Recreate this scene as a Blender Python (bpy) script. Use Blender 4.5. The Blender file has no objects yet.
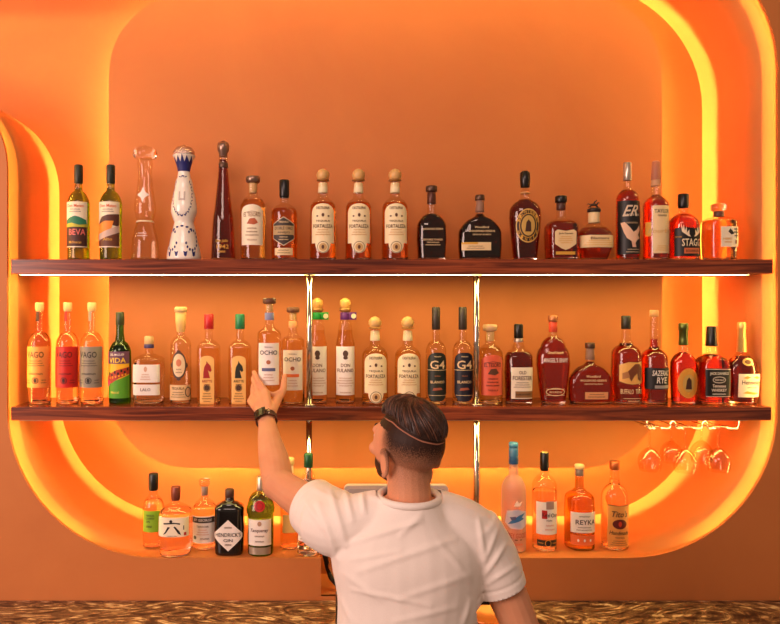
import bpy, bmesh, math, random
from mathutils import Vector, Matrix, noise
random.seed(7)
PI = math.pi
scn = bpy.context.scene
COL = scn.collection
# ------------------------------------------------------------------ camera, world, light, exposure
F, DIST, VX, VY, CZ = 706.0, 2.4, 322.0, 306.0, 2.0
cd = bpy.data.cameras.new('camera'); cam = bpy.data.objects.new('camera', cd); COL.objects.link(cam)
cam.location = (0, -DIST, CZ); cam.rotation_euler = (PI/2, 0, 0)
cd.sensor_width = 36; cd.lens = 36*F/780
cd.shift_x = (390-VX)/780; cd.shift_y = -(312-VY)/780
cd.clip_start = .05
scn.camera = cam
scn.view_settings.view_transform = 'Standard'; scn.view_settings.look = 'None'
scn.view_settings.gamma = 1; scn.view_settings.use_curve_mapping = False
scn.view_settings.exposure = 0.22
w = bpy.data.worlds.new('room_light'); scn.world = w; w.use_nodes = True
w.node_tree.nodes['Background'].inputs[0].default_value = (1.0, .70, .50, 1)
w.node_tree.nodes['Background'].inputs[1].default_value = .24
def area(name, loc, target, sx, sy, power, color):
    l = bpy.data.lights.new(name, 'AREA'); l.shape = 'RECTANGLE'; l.size = sx; l.size_y = sy
    l.energy = power; l.color = color
    o = bpy.data.objects.new(name, l); COL.objects.link(o); o.location = loc
    o.rotation_euler = (Vector(target)-Vector(loc)).to_track_quat('-Z', 'Y').to_euler(); return o
area('window_light', (-3.0, -2.9, 2.5), (0, 0, 1.6), 1.6, 2.0, 92, (1.0, .69, .62))
area('ceiling_light', (-.5, -3.4, 3.9), (.3, 0, 1.7), 1.6, 1.0, 34, (1.0, .69, .6))
LED_BACK, LED_LIP, LED_SHELF = 290.0, 42.0, 20.0
LEDC = (1.0, .76, .24, 1)

def S(Y): return (DIST+Y)/F
def W(px, py, Y=0.0): return Vector(((px-VX)*S(Y), Y, CZ-(py-VY)*S(Y)))

# ------------------------------------------------------------------ materials
MATS = {}
def lin(c): return tuple(((v/255)/12.92 if v/255 <= .04045 else ((v/255+.055)/1.055)**2.4) for v in c)+(1,)
def new_mat(name):
    m = bpy.data.materials.new(name); m.use_nodes = True
    nt = m.node_tree; return m, nt, nt.nodes['Principled BSDF']
def mat(name, col, rough=.5, metal=0, vary=.06, scale=60, coat=0, bump=0):
    """col in sRGB 0-255; a faint noise keeps every surface procedural"""
    if name in MATS: return MATS[name]
    m, nt, p = new_mat(name); c = lin(col)
    n = nt.nodes.new('ShaderNodeTexNoise'); n.inputs['Scale'].default_value = scale
    tc = nt.nodes.new('ShaderNodeTexCoord'); nt.links.new(tc.outputs['Object'], n.inputs['Vector'])
    mx = nt.nodes.new('ShaderNodeMix'); mx.data_type = 'RGBA'
    mx.inputs[6].default_value = tuple(v*(1-vary) for v in c[:3])+(1,)
    mx.inputs[7].default_value = tuple(min(1, v*(1+vary)) for v in c[:3])+(1,)
    nt.links.new(n.outputs['Fac'], mx.inputs[0]); nt.links.new(mx.outputs[2], p.inputs['Base Color'])
    p.inputs['Roughness'].default_value = rough; p.inputs['Metallic'].default_value = metal
    if coat: p.inputs['Coat Weight'].default_value = coat; p.inputs['Coat Roughness'].default_value = .08
    if bump:
        b = nt.nodes.new('ShaderNodeBump'); b.inputs['Strength'].default_value = bump; b.inputs['Distance'].default_value = .004
        nt.links.new(n.outputs['Fac'], b.inputs['Height']); nt.links.new(b.outputs[0], p.inputs['Normal'])
    MATS[name] = m; return m
def ink(col): return mat('ink_%02x%02x%02x' % tuple(col), col, .55, vary=.03)
def paper(col): return mat('paper_%02x%02x%02x' % tuple(col), col, .45, vary=.04)
def foil(col): return mat('foil_%02x%02x%02x' % tuple(col), col, .3, .75)
def emis(name, strength, col=LEDC):
    m = bpy.data.materials.new(name); m.use_nodes = True; nt = m.node_tree; nt.nodes.clear()
    e = nt.nodes.new('ShaderNodeEmission'); e.inputs[0].default_value = col; e.inputs[1].default_value = strength
    o = nt.nodes.new('ShaderNodeOutputMaterial'); nt.links.new(e.outputs[0], o.inputs[0]); return m
def thin_glass(name, col, rough=.0, fr=1.45):
    """bottle wall: see-through tinted film with fresnel reflections"""
    if name in MATS: return MATS[name]
    m = bpy.data.materials.new(name); m.use_nodes = True; nt = m.node_tree; nt.nodes.clear()
    t = nt.nodes.new('ShaderNodeBsdfTransparent'); t.inputs[0].default_value = lin(col)
    g = nt.nodes.new('ShaderNodeBsdfGlossy'); g.inputs['Roughness'].default_value = .04+rough
    lw = nt.nodes.new('ShaderNodeLayerWeight'); lw.inputs['Blend'].default_value = .5
    pw_ = nt.nodes.new('ShaderNodeMath'); pw_.operation = 'POWER'; pw_.inputs[1].default_value = 3.5
    nt.links.new(lw.outputs['Facing'], pw_.inputs[0])
    f = nt.nodes.new('ShaderNodeMath'); f.operation = 'MULTIPLY_ADD'; f.inputs[1].default_value = .24; f.inputs[2].default_value = .035*fr
    nt.links.new(pw_.outputs[0], f.inputs[0])
    n = nt.nodes.new('ShaderNodeTexNoise'); n.inputs['Scale'].default_value = 18
    b = nt.nodes.new('ShaderNodeBump'); b.inputs['Strength'].default_value = .12; b.inputs['Distance'].default_value = .002
    nt.links.new(n.outputs['Fac'], b.inputs['Height']); nt.links.new(b.outputs[0], g.inputs['Normal'])
    if rough:      # frosted: part of the light scatters in the wall of the bottle
        d = nt.nodes.new('ShaderNodeBsdfTranslucent'); d.inputs[0].default_value = (.9, .84, .8, 1)
        d2 = nt.nodes.new('ShaderNodeBsdfDiffuse'); d2.inputs[0].default_value = (.86, .78, .74, 1)
        a1 = nt.nodes.new('ShaderNodeMixShader'); nt.links.new(d.outputs[0], a1.inputs[1]); nt.links.new(d2.outputs[0], a1.inputs[2])
        a2 = nt.nodes.new('ShaderNodeMixShader'); a2.inputs[0].default_value = .34
        nt.links.new(t.outputs[0], a2.inputs[1]); nt.links.new(a1.outputs[0], a2.inputs[2]); t = a2
    mx = nt.nodes.new('ShaderNodeMixShader'); o = nt.nodes.new('ShaderNodeOutputMaterial')
    nt.links.new(f.outputs[0], mx.inputs[0]); nt.links.new(t.outputs[0], mx.inputs[1]); nt.links.new(g.outputs[0], mx.inputs[2])
    nt.links.new(mx.outputs[0], o.inputs[0]); MATS[name] = m; return m
def liquid(name, col, ior=1.33, rough=0.0, dens=0.0):
    if name in MATS: return MATS[name]
    m, nt, p = new_mat(name)
    p.inputs['Base Color'].default_value = lin(col); p.inputs['Roughness'].default_value = rough
    p.inputs['IOR'].default_value = ior; p.inputs['Transmission Weight'].default_value = 1.0
    n = nt.nodes.new('ShaderNodeTexNoise'); n.inputs['Scale'].default_value = 9
    b = nt.nodes.new('ShaderNodeBump'); b.inputs['Strength'].default_value = .05
    nt.links.new(n.outputs['Fac'], b.inputs['Height']); nt.links.new(b.outputs[0], p.inputs['Normal'])
    MATS[name] = m; return m

def plaster(name, c1, c2):
    m, nt, p = new_mat(name)
    tc = nt.nodes.new('ShaderNodeTexCoord')
    n = nt.nodes.new('ShaderNodeTexNoise'); n.inputs['Scale'].default_value = 1.7; n.inputs['Detail'].default_value = 6; n.inputs['Roughness'].default_value = .62
    n.inputs['Distortion'].default_value = .6
    nt.links.new(tc.outputs['Object'], n.inputs['Vector'])
    r = nt.nodes.new('ShaderNodeValToRGB'); r.color_ramp.elements[0].position = .3; r.color_ramp.elements[1].position = .72
    r.color_ramp.elements[0].color = lin(c1); r.color_ramp.elements[1].color = lin(c2)
    nt.links.new(n.outputs['Fac'], r.inputs[0]); nt.links.new(r.outputs[0], p.inputs['Base Color'])
    n2 = nt.nodes.new('ShaderNodeTexNoise'); n2.inputs['Scale'].default_value = 9; n2.inputs['Detail'].default_value = 5
    nt.links.new(tc.outputs['Object'], n2.inputs['Vector'])
    b = nt.nodes.new('ShaderNodeBump'); b.inputs['Strength'].default_value = .12; b.inputs['Distance'].default_value = .01
    nt.links.new(n2.outputs['Fac'], b.inputs['Height']); nt.links.new(b.outputs[0], p.inputs['Normal'])
    p.inputs['Roughness'].default_value = .62
    return m
M_WALL = plaster('terracotta_plaster', (202, 117, 56), (211, 127, 62))

def wood(name, base, dark):
    m, nt, p = new_mat(name)
    tc = nt.nodes.new('ShaderNodeTexCoord'); mp = nt.nodes.new('ShaderNodeMapping'); mp.inputs['Scale'].default_value = (1.1, 9, 22)
    nt.links.new(tc.outputs['Object'], mp.inputs['Vector'])
    n = nt.nodes.new('ShaderNodeTexNoise'); n.inputs['Scale'].default_value = 2.2; n.inputs['Detail'].default_value = 7; n.inputs['Distortion'].default_value = 1.2
    nt.links.new(mp.outputs[0], n.inputs['Vector'])
    r = nt.nodes.new('ShaderNodeValToRGB'); e = r.color_ramp.elements
    e[0].position = .34; e[0].color = lin(dark); e[1].position = .68; e[1].color = lin(base)
    k = e.new(.5); k.color = lin(tuple((a+b)//2 for a, b in zip(base, dark)))
    nt.links.new(n.outputs['Fac'], r.inputs[0]); nt.links.new(r.outputs[0], p.inputs['Base Color'])
    b = nt.nodes.new('ShaderNodeBump'); b.inputs['Strength'].default_value = .1; b.inputs['Distance'].default_value = .002
    nt.links.new(n.outputs['Fac'], b.inputs['Height']); nt.links.new(b.outputs[0], p.inputs['Normal'])
    p.inputs['Roughness'].default_value = .26
    return m
M_WOOD = wood('walnut', (172, 82, 42), (86, 32, 17))

def marble(name):
    m, nt, p = new_mat(name)
    tc = nt.nodes.new('ShaderNodeTexCoord'); mp = nt.nodes.new('ShaderNodeMapping'); mp.inputs['Scale'].default_value = (1.3, 3.4, 3.4)
    mp.inputs['Rotation'].default_value = (0, 0, .12)
    nt.links.new(tc.outputs['Object'], mp.inputs['Vector'])
    n = nt.nodes.new('ShaderNodeTexNoise'); n.inputs['Scale'].default_value = 1.9; n.inputs['Detail'].default_value = 4; n.inputs['Distortion'].default_value = 1.6
    nt.links.new(mp.outputs[0], n.inputs['Vector'])
    mu = nt.nodes.new('ShaderNodeMath'); mu.operation = 'MULTIPLY'; mu.inputs[1].default_value = 62
    nt.links.new(n.outputs['Fac'], mu.inputs[0])
    si = nt.nodes.new('ShaderNodeMath'); si.operation = 'SINE'; nt.links.new(mu.outputs[0], si.inputs[0])
    n2 = nt.nodes.new('ShaderNodeTexNoise'); n2.inputs['Scale'].default_value = 14; n2.inputs['Detail'].default_value = 6
    nt.links.new(mp.outputs[0], n2.inputs['Vector'])
    ad = nt.nodes.new('ShaderNodeMath'); ad.operation = 'MULTIPLY_ADD'; ad.inputs[1].default_value = .25
    nt.links.new(si.outputs[0], ad.inputs[0]); nt.links.new(n2.outputs['Fac'], ad.inputs[2])
    r = nt.nodes.new('ShaderNodeValToRGB'); e = r.color_ramp.elements
    e[0].position = .12; e[0].color = lin((34, 22, 18)); e[1].position = .95; e[1].color = lin((226, 196, 158))
    for po, c in ((.35, (84, 56, 40)), (.5, (138, 98, 66)), (.62, (70, 46, 34)), (.75, (170, 126, 88))):
        k = e.new(po); k.color = lin(c)
    nt.links.new(ad.outputs[0], r.inputs[0]); nt.links.new(r.outputs[0], p.inputs['Base Color'])
    p.inputs['Roughness'].default_value = .3
    return m
M_MARBLE = marble('brown_marble')
M_STEEL = mat('chrome', (215, 205, 195), .12, 1)
M_BLACK = mat('black_plastic', (14, 13, 13), .4)

# ------------------------------------------------------------------ object helpers
def link(name, me, parent=None):
    o = bpy.data.objects.new(name, me); COL.objects.link(o)
    if parent is not None: o.parent = parent
    return o
def finish(name, bm, mats, parent=None, smooth=True, loc=None, keep=False):
    me = bpy.data.meshes.new(name)
    if not keep: bmesh.ops.recalc_face_normals(bm, faces=bm.faces)
    bm.to_mesh(me); bm.free()
    for m in (mats if isinstance(mats, (list, tuple)) else [mats]): me.materials.append(m)
    if smooth:
        for p in me.polygons: p.use_smooth = True
    o = link(name, me, parent)
    if loc is not None: o.location = loc
    return o
def tag(o, label, cat, group=None):
    o['label'] = label; o['category'] = cat
    if group: o['group'] = group
    return o
def empty(name, loc, rz=0):
    o = bpy.data.objects.new(name, None); COL.objects.link(o); o.empty_display_size = .05
    o.location = loc; o.rotation_euler = (0, 0, rz); return o
def structure(o): o['kind'] = 'structure'; return o
def box(bm, x0, x1, y0, y1, z0, z1, bev=0, mi=0):
    r = bmesh.ops.create_cube(bm, size=1)
    for v in r['verts']:
        v.co = Vector(((x0+x1)/2+v.co.x*(x1-x0), (y0+y1)/2+v.co.y*(y1-y0), (z0+z1)/2+v.co.z*(z1-z0)))
    fs = list({f for v in r['verts'] for f in v.link_faces})
    for f in fs: f.material_index = mi
    if bev: bmesh.ops.bevel(bm, geom=list({e for v in r['verts'] for e in v.link_edges}), offset=bev, segments=2, affect='EDGES', profile=.5)
def frames(pts, ref=None):
    out = []; n = len(pts)
    for i in range(n):
        t = (pts[min(i+1, n-1)]-pts[max(i-1, 0)])
        t = t.normalized() if t.length > 1e-9 else Vector((0, 0, 1))
        if ref is not None: a = Vector(ref)
        elif i == 0: a = Vector((0, 0, 1)) if abs(t.z) < .9 else Vector((1, 0, 0))
        else: a = out[-1][1]
        u = (a-t*a.dot(t))
        if u.length < 1e-6: u = t.orthogonal()
        u.normalize(); out.append((t, u, t.cross(u)))
    return out
def catmull(vals, n):
    """vals: list of tuples of floats -> n samples per span"""
    out = []; m = len(vals)
    for i in range(m-1):
        p0, p1, p2, p3 = vals[max(i-1, 0)], vals[i], vals[i+1], vals[min(i+2, m-1)]
        for k in range(n):
            t = k/n
            out.append(tuple(.5*((2*b)+(c-a)*t+(2*a-5*b+4*c-d)*t*t+(-a+3*b-3*c+d)*t**3) for a, b, c, d in zip(p0, p1, p2, p3)))
    out.append(tuple(vals[-1])); return out
def tube(bm, pts, rad, seg=10, ref=None, sub=0, mi=0, closed=False):
    """pts with radii (r or (ru, rv)); capped loft, u axis follows ref"""
    rad = [(r if isinstance(r, (tuple, list)) else (r, r)) for r in (rad if isinstance(rad, (list, tuple)) and len(rad) == len(pts) else [rad]*len(pts))]
    if sub:
        s = catmull([tuple(p)+tuple(r) for p, r in zip([Vector(q) for q in pts], rad)], sub)
        pts = [Vector(v[:3]) for v in s]; rad = [(max(v[3], 1e-4), max(v[4], 1e-4)) for v in s]
    pts = [Vector(p) for p in pts]
    fr = frames(pts, ref); rings = []
    for p, (t, u, v), (ru, rv) in zip(pts, fr, rad):
        rings.append([bm.verts.new(p+u*ru*math.cos(2*PI*k/seg)+v*rv*math.sin(2*PI*k/seg)) for k in range(seg)])
    nf = []
    for i in range(len(rings)-1 if not closed else len(rings)):
        a, b = rings[i], rings[(i+1) % len(rings)]
        for k in range(seg):
            nf.append(bm.faces.new((a[k], a[(k+1) % seg], b[(k+1) % seg], b[k])))
    if not closed:
        nf.append(bm.faces.new(rings[0][::-1])); nf.append(bm.faces.new(rings[-1]))
    for f in nf: f.material_index = mi
def ellipsoid(bm, c, r, rot=None, seg=24, mi=0):
    q = bmesh.ops.create_uvsphere(bm, u_segments=seg, v_segments=seg//2+2, radius=1)
    R = rot if rot is not None else Matrix.Identity(3)
    for v in q['verts']:
        v.co = Vector(c)+R @ Vector((v.co.x*r[0], v.co.y*r[1], v.co.z*r[2]))
    for f in {f for v in q['verts'] for f in v.link_faces}: f.material_index = mi
def lathe(bm, prof, seg=28, mi=0, cap0=True, cap1=True, c=(0, 0)):
    rings = []; fs = []
    for r, z in prof:
        r = max(r, 1e-4)
        rings.append([bm.verts.new((c[0]+r*math.cos(2*PI*k/seg), c[1]+r*math.sin(2*PI*k/seg), z)) for k in range(seg)])
    for a, b in zip(rings, rings[1:]):
        for k in range(seg): fs.append(bm.faces.new((a[k], a[(k+1) % seg], b[(k+1) % seg], b[k])))
    if cap0: fs.append(bm.faces.new(rings[0][::-1]))
    if cap1: fs.append(bm.faces.new(rings[-1]))
    for f in fs: f.material_index = mi

# ------------------------------------------------------------------ the niche
D_SIDE, D_WALL, D_PANEL, D_PBACK = .40, .478, .267, .435
def arc(cx, cy, r, a0, a1, n=16):
    return [(cx+r*math.cos(math.radians(a0+(a1-a0)*i/n)), cy+r*math.sin(math.radians(a0+(a1-a0)*i/n))) for i in range(n+1)]
# outline in front-wall units of 1/706 of the distance, y down; clockwise from bottom left
OUT = arc(157, 408, 150, 180, 90) + [(x, 558) for x in range(180, 620, 20)] + arc(628, 408, 150, 90, 0) + \
      [(778, 300), (778, 180)] + arc(628, 70, 150, 0, -90) + [(x, -80) for x in range(600, -700, -100)] + [(-700, -80), (-700, 70)] + \
      [(-400, 70), (-200, 70)] + arc(-93, 170, 100, -90, 0) + [(7, 250), (7, 330)]
def outw(p): return W(p[0], p[1], 0)
def out_norm(i):
    a = OUT[i-1]; b = OUT[(i+1) % len(OUT)]
    dx, dy = b[0]-a[0], b[1]-a[1]; L = math.hypot(dx, dy) or 1
    return (-dy/L, dx/L)      # outward: left side -> -x, bottom -> +y (down)
N_ = len(OUT)
LIP = .03
offs = []
for i in range(N_):
    nx, ny = out_norm(i)
    k = 1.0
    if OUT[i][1] > 400: k = max(0.0, min(1.0, (abs(nx)-.08)/.5))
    offs.append((Vector((nx, 0, -ny)), k*LIP))
NOTCH = (321, 497, 596)
def build_front():
    outer = [(-3.2, 3.9), (3.0, 3.9), (3.0, 0), (-3.2, 0)]
    pts = [outw(p) for p in OUT]
    hole = []
    for p, q in zip(OUT, pts):
        hole.append((q.x, q.z))
    # cut the service notch into the bottom edge
    res = []; done = False
    for p, h in zip(OUT, hole):
        if p[1] == 558 and NOTCH[0]-1 < p[0] < NOTCH[1]+1 and 150 < p[0]:
            if not done:
                for a, b in ((NOTCH[0], 558), (NOTCH[0], NOTCH[2]), (NOTCH[1], NOTCH[2]), (NOTCH[1], 558)):
                    v = W(a, b, 0); res.append((v.x, v.z))
                done = True
            continue
        res.append(h)
    cu = bpy.data.curves.new('tmp', 'CURVE'); cu.dimensions = '2D'; cu.fill_mode = 'BOTH'; cu.extrude = .006
    for poly in (outer, res):
        s = cu.splines.new('POLY'); s.points.add(len(poly)-1)
        for pt, (x, z) in zip(s.points, poly): pt.co = (x, z, 0, 1)
        s.use_cyclic_u = True
    o = bpy.data.objects.new('tmp', cu); COL.objects.link(o)
    bpy.context.view_layer.update()
    me = bpy.data.meshes.new_from_object(o.evaluated_get(bpy.context.evaluated_depsgraph_get()))
    bpy.data.objects.remove(o)
    for v in me.vertices: v.co = Vector((v.co.x, .006-v.co.z, v.co.y))
    me.materials.clear(); me.materials.append(M_WALL)
    return structure(link('wall_front', me))
wall_front = build_front()
wall_front.data.name = 'wall_front'
# reveal running back from the opening to the rear wall
bm = bmesh.new(); rings = []
for Y, kk in ((.0122, 1), (.082, 1), (.088, 0), (.2, 0), (.478, 0)):
    rings.append([bm.verts.new(outw(OUT[i])+offs[i][0]*offs[i][1]*kk+Vector((0, Y, 0))) for i in range(N_)])
lipr = [bm.verts.new(outw(OUT[i])+Vector((0, .0121, 0))) for i in range(N_)]
x0n, x1n = W(NOTCH[0], 558).x, W(NOTCH[1], 558).x
for ra, rb in zip([lipr]+rings, rings):
    for i in range(N_):
        j = (i+1) % N_
        if abs(OUT[i][1]-558) < .1 and abs(OUT[j][1]-558) < .1:
            xa, xb = OUT[i][0], OUT[j][0]
            if xa >= 320 and xb <= 500 and ra[i].co.y < .3: continue
        if (ra[i].co-rb[i].co).length < 1e-5 and (ra[j].co-rb[j].co).length < 1e-5: continue
        bm.faces.new((ra[i], ra[j], rb[j], rb[i]))
zf, zn = W(0, 558).z, W(0, NOTCH[2]).z
bmesh.ops.remove_doubles(bm, verts=bm.verts, dist=1e-6)
structure(finish('wall_reveal', bm, M_WALL))
# service notch under the niche floor (dark gap behind the till)
bm = bmesh.new()
def quad(bm, *c):
    return bm.faces.new([bm.verts.new(p) for p in c])
quad(bm, (x0n, 0, zf), (x0n, .2, zf), (x0n, .2, zn), (x0n, 0, zn))
quad(bm, (x1n, 0, zf), (x1n, .2, zf), (x1n, .2, zn), (x1n, 0, zn))
quad(bm, (x0n, .2, zf), (x1n, .2, zf), (x1n, .2, zn), (x0n, .2, zn))
quad(bm, (x0n, 0, zn), (x1n, 0, zn), (x1n, .2, zn), (x0n, .2, zn))
structure(finish('wall_notch', bm, M_WALL, smooth=False))
# rear wall
bm = bmesh.new(); box(bm, -3.2, 3.0, D_WALL, D_WALL+.1, 0, 3.9)
structure(finish('wall_back', bm, M_WALL, smooth=False))
# floating centre panel with rounded corners and light behind its rim
sP = S(D_PANEL)
PAN = arc(189, 388, 80, 180, 90) + arc(582, 388, 80, 90, 0) + arc(584, 73, 78, 0, -90) + arc(187, 73, 78, -90, -180)
pw = [W(a, b, D_PANEL) for a, b in PAN]
bm = bmesh.new()
fr_ = [bm.verts.new(p) for p in pw]
bk_ = [bm.verts.new(p+Vector((0, D_PBACK-D_PANEL, 0))) for p in pw]
bm.faces.new(fr_); bm.faces.new(bk_[::-1])
for i in range(len(pw)):
    j = (i+1) % len(pw); bm.faces.new((fr_[i], bk_[i], bk_[j], fr_[j]))
panel = structure(finish('wall_panel', bm, M_WALL, smooth=False))
# led strips
def led(name, pts, r, strength, closed, parent):
    bm = bmesh.new(); tube(bm, pts, r, 6, closed=closed)
    o = finish(name, bm, emis('warm_led_%s' % name, strength), parent); return o
cen = Vector((sum(p.x for p in pw)/len(pw), 0, sum(p.z for p in pw)/len(pw)))
lp = []
for i, p in enumerate(pw):
    a = pw[i-1]; b = pw[(i+1) % len(pw)]; t = (b-a).normalized(); n = Vector((-t.z, 0, t.x))
    if n.dot(p-cen) < 0: n = -n
    lp.append(Vector((p.x, D_PBACK+.017, p.z))-n*.075)
led('led_strip', lp, .006, LED_BACK, True, panel)
run = []
idx = [i for i in range(N_) if offs[i][1] > LIP*.72]
def lip_runs():
    runs = []; cur = []
    for i in range(N_):
        if offs[i][1] > LIP*.72: cur.append(outw(OUT[i])+offs[i][0]*.0215+Vector((0, .022, 0)))
        elif cur: runs.append(cur); cur = []
    if cur: runs.append(cur+(runs.pop(0) if offs[0][1] > LIP*.72 else []))
    return runs
for r_ in lip_runs(): led('led_strip', r_, .0045, LED_LIP, False, wall_front)

# shelves
def shelf(xa, xb, ya, yb, label, led_vis):
    z1, z0 = W(0, ya).z, W(0, yb).z; X0, X1 = W(xa, 0, .012).x, W(xb, 0, .012).x
    root = empty('shelf', ((X0+X1)/2, .13, z0)); tag(root, label, 'shelf', 'walnut shelves across the niche')
    bm = bmesh.new(); h = (X1-X0)/2
    box(bm, -h, h, .012-.13, .262-.13, 0, z1-z0, .0015)
    finish('board', bm, M_WOOD, root, False)
    bm = bmesh.new(); box(bm, -h+.02, h-.07, .028-.13, .062-.13, -.0035, -.0002)
    for f in bm.faces: f.material_index = 1 if f.normal.z < -.5 else 0
    finish('light_strip', bm, [mat('aluminium_channel', (190, 170, 150), .4, .8), emis('shelf_led', LED_SHELF)], root, False, keep=True)
    return z1
Z1 = shelf(11, 773, 259, 273.5, 'upper walnut shelf with a glowing light line along its underside', True)
Z2 = shelf(11, 771.5, 407.5, 421, 'lower walnut shelf with the wine glass rack under its right end', False)
Z3 = zf
# chrome posts
def post(px, y_top, y_bot, Y, label):
    a, b = W(px, y_top, Y), W(px, y_bot, Y)
    root = empty('support_post', (a.x, Y, b.z)); tag(root, label, 'post')
    H = a.z-b.z
    bm = bmesh.new(); lathe(bm, [(.0105, .006), (.0105, H-.006)], 20); finish('pole', bm, M_STEEL, root)
    bm = bmesh.new(); lathe(bm, [(.021, 0), (.021, .004), (.012, .006)], 20); finish('flange', bm, M_STEEL, root)
    bm = bmesh.new(); lathe(bm, [(.012, H-.006), (.021, H-.004), (.021, H)], 20); finish('flange', bm, M_STEEL, root)
def post_at(px, Y, zt, zb, label):
    x = W(px, 0, Y).x
    post(px, VY+(CZ-zt)/S(Y), VY+(CZ-zb)/S(Y), Y, label)
ZU, ZL = W(0, 273.5).z, W(0, 421).z
post_at(309.5, .05, ZU, Z2, 'chrome post between the two shelves behind the green-tagged bottle')
post_at(476.5, .06, ZU, Z2, 'chrome post between the two shelves beside the coral label bottle')
post_at(309, .13, ZL, Z3, 'chrome post under the lower shelf above the green-capped bottle')
post_at(476.5, .06, ZL, Z3, 'chrome post under the lower shelf right of the man')

# counter, cabinet, floor
bm = bmesh.new(); ZC = W(0, 600).z
box(bm, -2.6, 2.6, -.40, -.001, ZC-.04, ZC, .004)
ct = finish('countertop', bm, M_MARBLE, None, False, None); tag(ct, 'brown swirled marble counter running along the foot of the wall', 'countertop')
bm = bmesh.new(); box(bm, -2.55, 2.55, -.36, -.002, .08, ZC-.0405)
cb = empty('back_bar_cabinet', (0, -.18, 0)); tag(cb, 'dark wooden cabinet under the marble counter', 'cabinet')
o = finish('body', bm, M_WOOD, cb, False); o.location = (0, .18, 0)
for i in range(6):
    bm = bmesh.new(); x = -2.5+i*.84; box(bm, x, x+.8, -.382, -.3605, .1, ZC-.07, .003)
    d = finish('door', bm, M_WOOD, cb, False); d.location = (0, .18, 0)
    bm = bmesh.new(); tube(bm, [(x+.7, -.40, .6), (x+.7, -.40, .78)], .006, 8); tube(bm, [(x+.7, -.381, .62), (x+.7, -.40, .62)], .004, 6); tube(bm, [(x+.7, -.381, .76), (x+.7, -.40, .76)], .004, 6)
    finish('handle', bm, M_STEEL, d)
bm = bmesh.new(); box(bm, -3.2, 3.0, -5, .5, -.1, 0)
structure(finish('floor', bm, mat('floor_concrete', (120, 100, 86), .5, scale=4, vary=.15), None, False))

# ------------------------------------------------------------------ bottles
FONT = None
_tc = {}
def text_polys(txt):
    """flat text mesh, normalised to x in [-.5,.5], y in [-.5,.5]"""
    if txt in _tc: return _tc[txt]
    cu = bpy.data.curves.new('t', 'FONT'); cu.body = txt; cu.align_x = 'CENTER'; cu.resolution_u = 2; cu.offset = .012
    o = bpy.data.objects.new('t', cu); COL.objects.link(o)
    bpy.context.view_layer.update()
    me = bpy.data.meshes.new_from_object(o.evaluated_get(bpy.context.evaluated_depsgraph_get()))
    bpy.data.objects.remove(o)
    vs = [(v.co.x, v.co.y) for v in me.vertices]; fs = [tuple(p.vertices) for p in me.polygons]
    bpy.data.meshes.remove(me)
    x0, x1 = min(v[0] for v in vs), max(v[0] for v in vs); y0, y1 = min(v[1] for v in vs), max(v[1] for v in vs)
    vs = [((x-(x0+x1)/2)/(x1-x0), (y-(y0+y1)/2)/(y1-y0)) for x, y in vs]
    _tc[txt] = (vs, fs); return _tc[txt]

class Shape:
    """vertical body given by (y_px, halfwidth_px) rows; cross-section is a superellipse"""
    def __init__(s, rows, base, k, n=2.0, dr=1.0):
        rows = sorted([(max(0.0, (base-y)*k), hw*k) for y, hw in rows])
        s.rows = []
        for i in range(len(rows)):
            s.rows.append(rows[i])
        s.n, s.dr, s.k, s.base = n, dr, k, base
        s.mx = max(r for _, r in rows)
    def hw(s, z):
        R = s.rows
        if z <= R[0][0]: return R[0][1]
        for (a, ra), (b, rb) in zip(R, R[1:]):
            if z <= b:
                t = (z-a)/max(b-a, 1e-6); return ra+(rb-ra)*t
        return R[-1][1]
    def sec(s, a):
        w_ = max(0, min(1, (a/s.mx-.45)/.4)); w_ = w_*w_*(3-2*w_)
        return a, a*(1+(s.dr-1)*w_), 2+(s.n-2)*w_
    def ring(s, a, z, seg, off=0):
        a, b, n = s.sec(a); e = 2/n; out = []
        a = max(a+off, 1e-4); b = max(b+off, 1e-4)
        for k in range(seg):
            t = 2*PI*(k+.5)/seg; c, q = math.cos(t), math.sin(t)
            out.append(Vector((a*math.copysign(abs(c)**e, c), b*math.copysign(abs(q)**e, q), z)))
        return out
    def front(s, u, z, off):
        a, b, n = s.sec(s.hw(z)); e = 2/n; N = 26
        px, py, L = 0.0, -b, 0.0; au = abs(u)
        for k in range(1, N+1):
            t = PI/2*k/N
            x = a*math.sin(t)**e; y = -b*math.cos(t)**e if k < N else 0.0
            d = math.hypot(x-px, y-py)
            if L+d >= au or k == N:
                f = min(1, (au-L)/max(d, 1e-9)); x = px+(x-px)*f; y = py+(y-py)*f; break
            px, py, L = x, y, L+d
        # outward normal of the section
        nx = (abs(x)/a)**(n-1)/a; ny = -(abs(y)/b)**(n-1)/b; nl = math.hypot(nx, ny) or 1
        x += nx/nl*off; y += ny/nl*off
        return Vector((x if u >= 0 else -x, y, z))
    def loft(s, bm, z0, z1, seg=32, off=0, mi=0, step=.006, zs=None):
        if zs is None:
            zs = {z0, z1} | {z for z, _ in s.rows if z0 < z < z1}
            zs = sorted(zs); full = []
            for a, b in zip(zs, zs[1:]):
                m = max(1, int((b-a)/step)) if abs(s.hw(a)-s.hw(b)) > 1e-4 else 1
                full += [a+(b-a)*i/m for i in range(m)]
            zs = full+[zs[-1]]
        rings = [[bm.verts.new(p) for p in s.ring(s.hw(z), z, seg, off)] for z in zs]; fs = []
        for a, b in zip(rings, rings[1:]):
            for k in range(seg): fs.append(bm.faces.new((a[k], a[(k+1) % seg], b[(k+1) % seg], b[k])))
        fs.append(bm.faces.new(rings[0][::-1])); fs.append(bm.faces.new(rings[-1]))
        for f in fs: f.material_index = mi

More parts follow.
